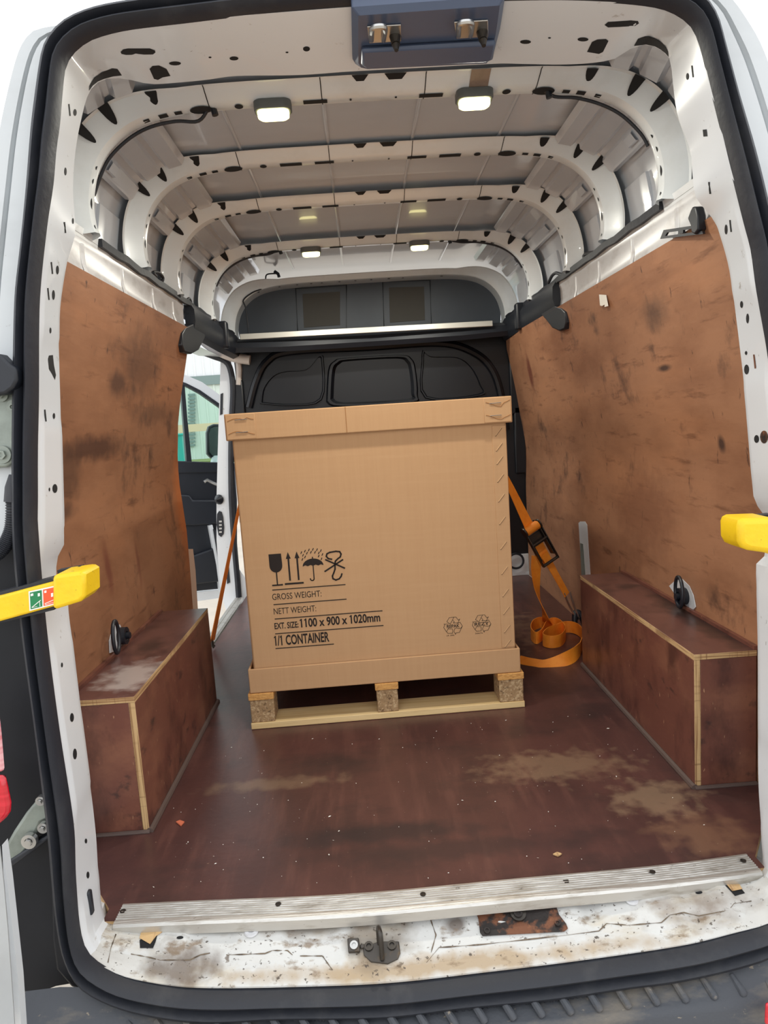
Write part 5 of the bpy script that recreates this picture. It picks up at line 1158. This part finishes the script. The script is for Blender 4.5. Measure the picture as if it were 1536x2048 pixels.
# ---- latch cover on the header
o = thing('latch_cover', 'black moulded latch cover in the middle of the header above the opening', 'cover', at_z(860, 60, 1.71))
ZC = 1.704
out = [(703, 14), (1010, -8), (1006, 20), (1000, 58), (986, 112), (980, 119), (725, 131), (711, 128), (705, 118)]
P = [at_z(*p, ZC) for p in out]; c = sum(P, Vector())/len(P); m = MB(); Q = [c+(p-c)*.93+Vector((0, 0, -.010)) for p in P]
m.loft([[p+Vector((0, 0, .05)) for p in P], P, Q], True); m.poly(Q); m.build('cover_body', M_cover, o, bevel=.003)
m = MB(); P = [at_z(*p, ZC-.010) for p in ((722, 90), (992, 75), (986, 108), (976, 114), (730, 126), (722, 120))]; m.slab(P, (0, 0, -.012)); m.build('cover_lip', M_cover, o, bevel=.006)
for k, (dx, dy) in enumerate(((0, 0), (174, -9))):
    s_ = thing('striker', 'chrome latch striker with peg in the black cover, '+('left one' if k == 0 else 'right one'), 'latch', at_z(768+dx, 66+dy, ZC-.012), 'chrome strikers above the opening')
    m = MB(); P = [at_z(*p, ZC-.0105) for p in ((734+dx, 51+dy), (802+dx, 47+dy), (803+dx, 80+dy), (738+dx, 84+dy))]; m.slab(P, (0, 0, -.003)); m.build('striker_plate', M_steel, s_, bevel=.002)
    m = MB(); P = [at_z(*p, z) for p, z in (((743+dx, 80+dy), ZC-.012), ((744+dx, 60+dy), ZC-.026), ((750+dx, 54+dy), ZC-.030), ((765+dx, 53+dy), ZC-.030), ((770+dx, 59+dy), ZC-.026), ((767+dx, 80+dy), ZC-.012))]; m.tube(smooth_path(P, 4), .005, 8); m.build('striker_loop', M_steel, s_)
    c = at_z(790+dx, 72+dy, ZC-.013); m = MB(); m.cyl(c, (0, -.4, -1), .011, .02, 14, 0, .008); m.cyl(c+Vector((0, -.008, -.02)), (0, -.4, -1), .007, .012, 12, 0, .004); m.build('guide_peg', M_dsteel, s_)

# ---- aluminium threshold strip
o = thing('threshold_strip', 'ribbed aluminium edge strip screwed along the rear end of the floor', 'strip', (0, -.06, 0))
prof = [(-.0005, -.024), (-.006, -.022), (-.006, -.002), (-.003, .003), (.002, .0045), (.009, .0042)]
for q in range(7): prof += [(.0105+q*.0065, .0022), (.0125+q*.0065, .0022), (.0135+q*.0065, .0044), (.0155+q*.0065, .0044)]
prof += [(.058, .004), (.060, .0005)]
m = MB(); XS = [.006+.668*(-1+2*i/40) for i in range(41)]
m.loft([[(x, bow(x)+a*1.0, z+.002*math.sin(x*9)) for x in XS] for a, z in prof]); m.build('strip', M_alu, o, angle=20)
for x in (-.655, -.33, -.03, .27, .455, .655):
    m = MB(); m.cyl((x, bow(x)+.036, .0035), (0, 0, 1), .006, .002, 12, dimple=.001); m.build('screw', M_dsteel, o)
for k, px in enumerate((((283, 1860), (336, 1857), (312, 1872), (300, 1888), (279, 1876)), ((1450, 1765), (1475, 1762), (1485, 1778), (1465, 1782)))):
    m = MB(); P = [on(SILL, *p, .003) for p in px]
    if all(P): m.slab(P, (0, .003, -.002)); tag(m.build('wood_scrap', M_plyedge, smooth=False), 'bare wood scrap under the %s end of the aluminium strip' % ('left', 'right')[k], 'wood')

# ---- details of the sill
def plate(px, th, name, mat_, parent, lift=.002, bevel=.002):
    P = [on(SILL, *p, lift) for p in px]; n = Vector((0, -.42, .9)).normalized(); m = MB(); m.slab(P, n*th); return m.build(name, mat_, parent, bevel=bevel)
o = thing('door_striker', 'rusty steel door striker bolted to the middle of the sill', 'latch', on(SILL, 764, 1905))
plate([(726, 1895), (760, 1884), (798, 1884), (801, 1908), (796, 1920), (776, 1930), (742, 1926), (728, 1912)], .004, 'base_plate', M_dsteel, o)
c = on(SILL, 762, 1908); m = MB(); m.tube(smooth_path([c+Vector((-.002, .014, 0)), c+Vector((-.002, .012, .045)), c+Vector((0, .0, .052)), c+Vector((.002, -.010, .045)), c+Vector((.002, -.012, 0))], 4), .005, 8); m.build('striker_loop', M_dsteel, o)
for px in ((738, 1896), (784, 1894)): m = MB(); m.cyl(on(SILL, *px), (0, -.4, .9), .009, .009, 12, dimple=.003); m.build('bolt', M_dsteel, o)
o = thing('guide_bracket', 'small square steel bracket left of the sill striker', 'bracket', on(SILL, 710, 1893))
plate([(695, 1880), (718, 1879), (721, 1906), (697, 1908)], .008, 'bracket_plate', M_dsteel, o); m = MB(); m.cyl(on(SILL, 708, 1891, .011), (0, -.5, .86), .008, .004, 14, dimple=.003); m.build('bolt', M_steel, o); plate([(720, 1890), (730, 1889), (730, 1898), (720, 1899)], .004, 'bracket_arm', M_dsteel, o)
o = thing('sill_plate', 'rust-stained black steel plate with a bolt on the right of the sill', 'plate', on(SILL, 1040, 1842))
plate([(952, 1824), (1112, 1812), (1118, 1830), (1132, 1848), (1136, 1858), (1128, 1864), (965, 1873), (960, 1866), (957, 1840)], .003, 'cover_plate', M_rust, o)
for px, r in (((1036, 1827), .016), ((974, 1862), .006), ((1115, 1847), .006)):
    m = MB(); m.cyl(on(SILL, *px, .004), (0, -.42, .9), r, .004, 18, dimple=.002); m.build('bolt', M_rust if r < .01 else M_dsteel, o)
m = MB(); m.cyl(on(SILL, 1036, 1827, .008), (0, -.42, .9), .009, .004, 12, dimple=.002); m.build('bolt_socket', M_rust, o)
for k, px in enumerate(((503, 1861), (1263, 1797))):
    o = tag(MB().cyl(on(SILL, *px), (0, -.3, .95), .015, .003, 24, r2=.013, dimple=.0015).build('blanking_plug', M_rail), 'round white blanking plug in the sill, '+('left of the striker' if k == 0 else 'right of the rusty plate'), 'plug', 'blanking plugs in the sill')
m = MB(); SB = m
for px in ((360, 1875), (622, 1855), (432, 1862), (1143, 1809), (1398, 1785), (1330, 1784), (915, 1822)): decal(m, SILL, ell(px[0], px[1], 7, 3, -5), 0)
for px in (((279, 1880), (300, 1868), (316, 1866), (311, 1884), (306, 1896), (280, 1896)), ((1448, 1768), (1472, 1764), (1490, 1786), (1470, 1792))): decal(m, SILL, px, 0)
m.build('sill_opening', M_hole, frame, smooth=False)
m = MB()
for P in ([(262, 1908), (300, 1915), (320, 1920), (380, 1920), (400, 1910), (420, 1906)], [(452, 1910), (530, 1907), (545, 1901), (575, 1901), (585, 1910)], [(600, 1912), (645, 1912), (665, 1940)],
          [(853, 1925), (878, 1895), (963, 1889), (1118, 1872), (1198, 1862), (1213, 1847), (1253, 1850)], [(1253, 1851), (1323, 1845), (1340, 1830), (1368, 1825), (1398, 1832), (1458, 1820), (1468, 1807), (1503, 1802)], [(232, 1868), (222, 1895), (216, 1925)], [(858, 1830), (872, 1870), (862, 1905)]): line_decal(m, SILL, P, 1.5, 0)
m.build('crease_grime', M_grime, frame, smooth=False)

# ---- yellow door check straps
def check_strap(name, lab, bar, head, sd):
    o = thing('door_check_strap', lab, 'door strap', at_rear(*head[0], -.06)); m = MB(); m.slab([at_rear(*p, -.052) for p in bar], (0, .016, 0)); m.build('strap_arm', M_yel, o, bevel=.004)
    m = MB(); m.slab([at_rear(*p, -.060) for p in head], (0, .075, 0)); m.build('hooked_end', M_yel, o, bevel=.010); return o
o = check_strap('left', 'yellow door check strap with green and orange sticker across the left pillar', [(-60, 1205), (0, 1192), (110, 1163), (112, 1212), (0, 1243), (-60, 1258)], [(104, 1152), (112, 1150), (162, 1143), (170, 1150), (171, 1192), (160, 1204), (112, 1219), (104, 1218)], -1)
m = MB(); m.slab([at_rear(*p, -.036) for p in ((-60, 1196), (0, 1184), (102, 1156), (108, 1162), (108, 1220), (0, 1246), (-60, 1258))], (0, .028, 0)); m.build('strap_core', M_rubber, o)
P = [at_rear(*p, -.0) for p in ((114, 1141), (160, 1133), (164, 1142), (116, 1150))]; m = MB(); m.slab(P, (0, .02, 0)); m.build('foam_pad', M_rubber, o)
st = [at_rear(*p, -.0535) for p in ((57, 1183), (112, 1171), (113, 1208), (59, 1222))]
m = MB(); m.slab(st, (0, .001, 0)); stk = m.build('sticker', M_stick, o)
def sq(a, b, u0, u1, v0, v1, y=-.0006):
    f = lambda u, v: st[0].lerp(st[1], u).lerp(st[3].lerp(st[2], u), v)+Vector((0, y, 0)); return [f(u0, v0), f(u1, v0), f(u1, v1), f(u0, v1)]
m = MB(); m.poly(sq(0, 0, .05, .48, .07, .93)); m.build('green_field', M_green, stk, smooth=False)
m = MB(); m.poly(sq(0, 0, .53, .95, .07, .93)); m.build('orange_field', M_orange, stk, smooth=False)
m = MB()
def ln(u0, v0, u1, v1, w_=.035):
    f = lambda u, v: st[0].lerp(st[1], u).lerp(st[3].lerp(st[2], u), v)+Vector((0, -.0012, 0)); L_ = math.hypot(u1-u0, v1-v0); nx, ny = -(v1-v0)/L_*w_/2, (u1-u0)/L_*w_/2
    m.poly([f(u0+nx, v0+ny), f(u1+nx, v1+ny), f(u1-nx, v1-ny), f(u0-nx, v0-ny)])
ln(.10, .85, .44, .58); ln(.40, .60, .40, .9, .02); ln(.12, .86, .30, .86, .02); ln(.58, .82, .9, .74); ln(.58, .88, .9, .86, .02); ln(.62, .80, .62, .9, .02); ln(.08, .2, .18, .2, .12); ln(.34, .28, .42, .28, .16); ln(.58, .2, .66, .2, .12); ln(.82, .45, .90, .45, .2)
m.build('pictogram', M_stick, stk, smooth=False)
o = check_strap('right', 'yellow door check strap end in front of the right pillar', [(1530, 1044), (1620, 1034), (1620, 1128), (1530, 1106)], [(1478, 1052), (1482, 1042), (1490, 1038), (1545, 1036), (1560, 1040), (1560, 1112), (1536, 1107), (1500, 1102), (1486, 1096), (1479, 1084)], 1)
P = [at_rear(*p, .02) for p in ((1502, 1037), (1512, 1032), (1545, 1028), (1545, 1040), (1504, 1042))]; m = MB(); m.slab(P, (0, .02, 0)); m.build('foam_pad', M_rubber, o)

# ---- hinge gear on the left outside
o = thing('pillar_hinge_plate', 'grey steel door hinge with bolts at the left edge of the opening', 'hinge', at_rear(10, 850, -.0))
m = MB(); m.slab([at_rear(*p, -.006) for p in ((-60, 770), (32, 772), (33, 860), (33, 900), (28, 925), (12, 935), (-60, 938))], (0, .014, 0)); m.build('hinge_plate', M_zinc, o, bevel=.004)
for px, r in (((29, 814), .013), ((6, 909), .016), ((4, 790), .012), ((31, 874), .008)):
    c = at_rear(*px, -.008); m = MB(); m.cyl(c, (0, -1, 0), r, .004, 22); m.cyl(c+Vector((0, -.004, 0)), (0, -1, 0), r*.55, .006, 6, dimple=.003); m.build('hinge_bolt', M_zinc, o)
m = MB(); m.slab([at_rear(*p, -.045) for p in ((-60, 700), (0, 708), (20, 728), (32, 735), (34, 760), (26, 776), (10, 788), (-60, 796))], (0, .03, 0)); m.build('hinge_arm', M_blackp, o, bevel=.005)
o = thing('cable_conduit', 'black corrugated cable conduit at the left edge below the hinge', 'conduit', at_rear(20, 1000, -.0))
P = smooth_path([at_rear(*p, -.012) for p in ((27, 1000), (27, 1030), (24, 1058), (16, 1080), (4, 1098), (-14, 1112), (-40, 1122))], 12); m = MB(); m.tube(P, [.014 if i % 2 else .0115 for i in range(len(P))], 12); m.build('corrugated_tube', M_rubber, o, smooth=False)
m = MB(); m.tube([at_rear(*p, -.012) for p in ((30, 950), (28, 975), (27, 1004))], [.010, .015, .016], 12); m.build('grommet', M_rubber, o)
o = thing('lower_hinge', 'grey steel lower hinge bracket beside the left tail light', 'hinge', at_rear(50, 1660, -.0))
m = MB(); m.slab([at_rear(*p, .0) for p in ((6, 1700), (26, 1664), (50, 1628), (70, 1604), (86, 1590), (99, 1598), (100, 1638), (82, 1646), (62, 1690), (40, 1716), (10, 1732))], (0, .03, 0)); m.build('bracket', M_zinc, o, bevel=.006)
for px, r in (((62, 1678), .014), ((85, 1597), .009), ((90, 1651), .010)):
    c = at_rear(*px, -.004); m = MB(); m.cyl(c, (0, -1, 0), r, .010, 18, dimple=.003); m.cyl(c+Vector((0, -.01, 0)), (0, -1, 0), r*.5, .006, 6); m.build('hinge_bolt', M_steel, o)
m = MB(); m.slab([at_rear(*p, -.004) for p in ((14, 1724), (24, 1735), (100, 1678), (96, 1670))], (0, .03, 0)); m.build('link_arm', M_blackp, o, bevel=.004)
# tail lights
o = thing('tail_light', 'red and clear tail light at the left edge of the van', 'light', at_rear(0, 1540, -.03))
m = MB(); m.slab([at_rear(*p, -.03) for p in ((-40, 1390), (-6, 1420), (0, 1470), (6, 1545), (-40, 1550))], (0, .012, 0)); m.build('clear_lens', M_pink, o, bevel=.006)
m = MB(); m.slab([at_rear(*p, -.035) for p in ((-40, 1557), (7, 1553), (12, 1575), (19, 1608), (18, 1626), (10, 1638), (-3, 1650), (-40, 1656))], (0, .014, 0)); m.build('red_lens', M_red, o, bevel=.008)
o = thing('tail_light', 'sliver of a red tail light at the lower right corner beside the bumper', 'light', at_rear(1540, 2030, -.1))
m = MB(); m.slab([at_rear(*p, -.105) for p in ((1533, 2010), (1600, 1990), (1600, 2060), (1531, 2050))], (0, .006, 0)); m.build('red_lens', M_red, o, bevel=.005)
# rear door edge, lower left
o = thing('rear_door', 'edge of the opened white rear door at the lower left', 'door', at_rear(0, 1900, -.12))
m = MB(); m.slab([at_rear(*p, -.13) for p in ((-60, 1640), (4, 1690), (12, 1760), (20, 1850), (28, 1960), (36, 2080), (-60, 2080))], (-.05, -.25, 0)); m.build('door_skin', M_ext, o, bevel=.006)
m = MB(); m.slab([at_rear(*p, -.10) for p in ((4, 1690), (14, 1760), (24, 1850), (36, 1960), (44, 2080), (30, 2080), (12, 1860))], (0, .02, 0)); m.build('door_edge_seal', M_white, o)

# ---- bumper step
o = thing('rear_bumper', 'dusty black plastic bumper step with raised ribs below the sill', 'bumper', (0, -.2, -.17))
def interp(Q, x):
    for (a, b), (c, d) in zip(Q, Q[1:]):
        if x <= c: return lerp(b, d, (x-a)/(c-a))
    return Q[-1][1]
LIPQ = [(40, 2078), (150, 2092), (300, 2095), (700, 2082), (900, 2066), (1000, 2052), (1150, 2038), (1300, 2022), (1420, 2010), (1536, 1997), (1640, 1984)]
INQ = [(40, 1984), (120, 1974), (165, 1974), (215, 1992), (290, 2012), (450, 2028), (600, 2028), (768, 2018), (918, 2000), (1100, 1982), (1248, 1960), (1343, 1947), (1468, 1919), (1536, 1894), (1640, 1860)]
XB = [40+16*k for k in range(101)]
lp = [at_rear(x, interp(LIPQ, x), -.05) for x in XB]; ip = [at_rear(x, interp(INQ, x), .0) for x in XB]; m = MB()
m.loft([ip, [a.lerp(b, .9)+Vector((0, 0, 0)) for a, b in zip(ip, lp)], lp, [p+Vector((0, -.008, -.010)) for p in lp], [p+Vector((0, -.012, -.16)) for p in lp], [p+Vector((0, .1, -.3)) for p in lp]]); m.build('step_body', M_bump, o, angle=50)
tops = [(915+57*k, 0) for k in range(-14, 11)]
for k in range(-13, 11):
    bx_ = 1030+57.5*k; lipy = 2045-.0*k
    lip_y = lambda x: interp(LIPQ, x)
    y1 = lip_y(bx_)-9; 
    def on_step(x, y):
        t = (y-(lip_y(x)-62))/62; return at_rear(x, y, lerp(-.012, -.05, min(max(t, 0), 1)))
    a = on_step(bx_, y1); b = on_step(bx_-28, y1-44)
    m = MB(); m.tube([b, b.lerp(a, .5), a.lerp(b, .1), a], [.006, .0075, .008, .005], 8); m.build('step_rib', M_bump, o)

# ---- side door sill strip
m = MB(); prof = [(-.905, -.012), (-.905, .004), (-.898, .007), (-.885, .007), (-.884, .005), (-.876, .005), (-.875, .007), (-.862, .007), (-.852, .001)]
m.loft([[(x, y, z) for y in (1.60, 2.66)] for x, z in prof]); tag(m.build('side_threshold', M_alu, angle=20), 'aluminium edge strip along the floor at the left side door', 'strip')
m = MB(); m.loft([[(-.90, 1.5, -.012), (-.90, 2.75, -.012)], [(-.91, 1.5, -.03), (-.91, 2.75, -.03)], [(-.91, 1.5, -.3), (-.91, 2.75, -.3)]]); tag(m.build('trim_8', M_white), 'white step edge below the side door sill', 'trim', kind='structure')
# white aluminium bar across the bulkhead
a, b = at_y(480, 674, 2.56), at_y(985, 647, 2.56); m = MB(); m.ribbon([a, b], (0, .12, 1), .030, .012)
tag(m.build('cross_bar', M_alub, bevel=.002), 'silver aluminium bar across the van in front of the grey head panel', 'bar')

# ---- cab door standing open, seen through the side opening
D0 = Vector((-.99, 3.62, 0)); DE = Vector((-.90, -.44, 0)).normalized(); DN = Vector((DE.y, -DE.x, 0)).normalized()
if DN.y > 0: DN = -DN                                        # towards the viewer
def cd(px, py, off=0): return at_plane(px, py, D0+DN*off, DN)
o = thing('cab_door', 'open white front cab door seen through the side door opening', 'door', cd(400, 1000))
TH = -DN*.05
m = MB(); m.slab([cd(*p) for p in ((300, 925), (470, 930), (475, 1000), (475, 1160), (440, 1178), (300, 1192))], TH); m.build('door_card', M_blackp, o, bevel=.01)
m = MB(); m.slab([cd(*p, .01) for p in ((300, 920), (470, 926), (470, 944), (300, 948))], TH*1.4); m.build('window_sill', M_blackp, o, bevel=.006)
m = MB(); m.slab([cd(*p, .03) for p in ((300, 985), (380, 990), (386, 1000), (440, 1000), (470, 1010), (470, 1045), (390, 1052), (300, 1050))], TH*.8); m.build('armrest', M_blackp, o, bevel=.012)
m = MB(); m.slab([cd(*p, .04) for p in ((300, 1110), (385, 1112), (430, 1096), (470, 1090), (470, 1160), (300, 1180))], TH); m.build('door_pocket', M_blackp, o, bevel=.012)
m = MB(); m.slab([cd(*p, -.01) for p in ((300, 1194), (440, 1180), (470, 1166), (470, 1188), (440, 1196), (300, 1216))], TH); m.build('door_bottom', M_frame, o)
m = MB(); m.slab([cd(*p, .05) for p in ((418, 1052), (425, 1050), (430, 1072), (438, 1110), (448, 1160), (452, 1185), (440, 1185), (433, 1130))], TH); m.build('door_edge', M_frame, o)
m = MB(); m.slab([cd(*p, .055) for p in ((426, 1058), (434, 1062), (444, 1110), (452, 1160), (444, 1160), (434, 1105))], TH*.3); m.build('edge_seal', M_rubber, o)
m = MB(); m.tube([cd(*p, .05) for p in ((408, 964), (414, 960), (426, 966), (436, 970))], .012, 8); m.build('inner_handle', M_steel, o)
m = MB(); P = [cd(*p) for p in ((300, 742), (372, 766), (400, 780), (440, 808), (480, 850))]; Q = [cd(*p) for p in ((480, 832), (440, 790), (404, 764), (376, 752), (300, 726))]
m.slab(P+Q, TH); m.build('window_frame', M_frame, o)
m = MB(); P = [cd(*p, .004) for p in ((300, 748), (372, 772), (400, 787), (440, 815), (480, 858))]; Q = [cd(*p, .004) for p in ((480, 850), (440, 808), (400, 780), (372, 766), (300, 742))]; m.slab(P+Q, TH); m.build('window_seal', M_rubber, o)
m = MB(); m.slab([cd(*p) for p in ((361, 764), (369, 766), (375, 840), (384, 928), (374, 928), (367, 840))], TH); m.build('window_divider', M_blackp, o)
m = MB(); m.slab([cd(*p, -.03) for p in ((290, 735), (372, 768), (440, 812), (470, 840), (470, 928), (290, 928))], -DN*.004); m.build('window_pane', M_glass, o, smooth=False)
m = MB(); m.slab([cd(*p, -.16) for p in ((414, 866), (418, 853), (428, 848), (445, 848), (450, 860), (449, 905), (440, 916), (424, 918), (415, 908))], -DN*.06); mr = m.build('door_mirror', M_blackp, o, bevel=.012)
m = MB(); m.slab([cd(*p, -.155) for p in ((418, 868), (421, 857), (430, 853), (444, 853), (447, 862), (446, 902), (438, 911), (426, 912), (419, 904))], -DN*.004); m.build('mirror_glass', M_mirror, mr)
m = MB(); m.tube([cd(432, 915, -.18), cd(426, 935, -.10)], .03, 8); m.build('mirror_arm', M_frame, mr)

# ---- far building and yard things beyond the side door
YF = 40.0
def far(px, py, y=YF): return at_y(px, py, y)
o = thing('warehouse', 'pale green and grey corrugated warehouse beyond the side door', 'building', far(400, 880))
x0, x1 = far(250, 880).x, far(560, 880).x; zb, zm, zt = -.66, far(400, 770).z, far(400, 560).z
for nm, z0, z1, M_ in (('green_cladding', zb, zm, M_clad), ('grey_cladding', zm, zt, M_cladW)):
    m = MB(); xs = []; x = x0; 
    while x < x1: xs += [(x, 0), (x+.34, 0), (x+.38, -.06), (x+.46, -.06), (x+.50, 0)]; x += .5
    m.loft([[(a, YF+b, z0) for a, b in xs], [(a, YF+b, z1) for a, b in xs]]); m.build(nm, M_, o, smooth=False)
lv = MB(); 
for k in range(15):
    a, b = far(376, 788+k*7.2, YF-.15), far(390, 788+k*7.2+3.4, YF-.15); lv.box((min(a.x, b.x), YF-.2, b.z), (max(a.x, b.x), YF-.08, a.z))
lv.build('louvre_vent', M_louv, o, smooth=False)
m = MB(); a, b = far(300, 762, YF-.12), far(470, 766, YF-.12); m.box((a.x, YF-.14, b.z), (b.x, YF-.07, a.z+.1)); m.build('cladding_joint', M_louv, o)
m = MB(); a = far(360, 850, 30); b = far(470, 858, 30); m.box((a.x-2, 29.95, b.z), (b.x+1, 30.05, a.z))
for xx in (a.x, b.x): m.box((xx-.06, 29.96, -.66), (xx+.06, 30.04, b.z))
tag(m.build('fence_rail', M_rail2), 'pale timber rail in front of the distant warehouse', 'fence')
m = MB(); m.box((x0, 36, -.66), (x1, 39.5, -.5)); tag(m.build('grass_verge', M_grass, smooth=False), 'strip of green verge below the distant warehouse', 'grass', kind='stuff')
a, b = at_y(350, 872, 8.0), at_y(371, 912, 8.0); o = thing('yard_bin', 'teal bin in the yard behind the left edge of the side opening', 'bin', (a.x, 8.2, -.66))
m = MB(); m.loft([[(a.x+dx, 8.0+dy, -.66) for dx, dy in ((0, 0), (.09, 0), (.09, .1), (0, .1))], [(a.x-.03+dx*1.3, 8.0+dy, a.z) for dx, dy in ((0, 0), (.09, 0), (.09, .1), (0, .1))]], True); m.build('bin_body', M_teal, o)
m = MB(); m.box((a.x-.04, 7.98, a.z), (a.x+.11, 8.14, a.z+.03)); m.build('bin_lid', M_teal, o, bevel=.02)

# ---- loose bits on the floor
p0 = at_z(361, 1646, .002); m = MB(); m.slab([at_z(*p, .0015) for p in ((352, 1645), (360, 1642), (369, 1645), (362, 1653))], (0, 0, .003)); tag(m.build('wood_chip', M_leaf, smooth=False), 'small reddish wood chip on the floor by the left arch box', 'wood chip')
m = MB(); m.slab([at_z(*p, .0015) for p in ((1106, 1710), (1114, 1706), (1124, 1709), (1116, 1714))], (0, 0, .003)); tag(m.build('wood_chip', M_plyedge, smooth=False), 'small pale wood chip on the floor near the rear strip, right of the middle', 'wood chip')
m = MB()
for k in range(150):
    x, y = random.uniform(-.66, .66), random.uniform(.0, .75)
    if -.55 < x < .42 and y > .78: continue
    r = random.uniform(.0004, .0013)*(1.8 if random.random() < .1 else 1); a = random.uniform(0, 3.14); e = random.uniform(1, 3)
    m.poly([(x+r*e*math.cos(a), y+r*e*math.sin(a), .0012), (x-r*math.sin(a), y+r*math.cos(a), .002), (x-r*e*math.cos(a), y-r*e*math.sin(a), .0012), (x+r*math.sin(a), y-r*math.cos(a), .0012)])
tag(m.build('floor_crumbs', M_stick, smooth=False), 'fine pale crumbs and splinters scattered on the floor', 'crumbs', kind='stuff')
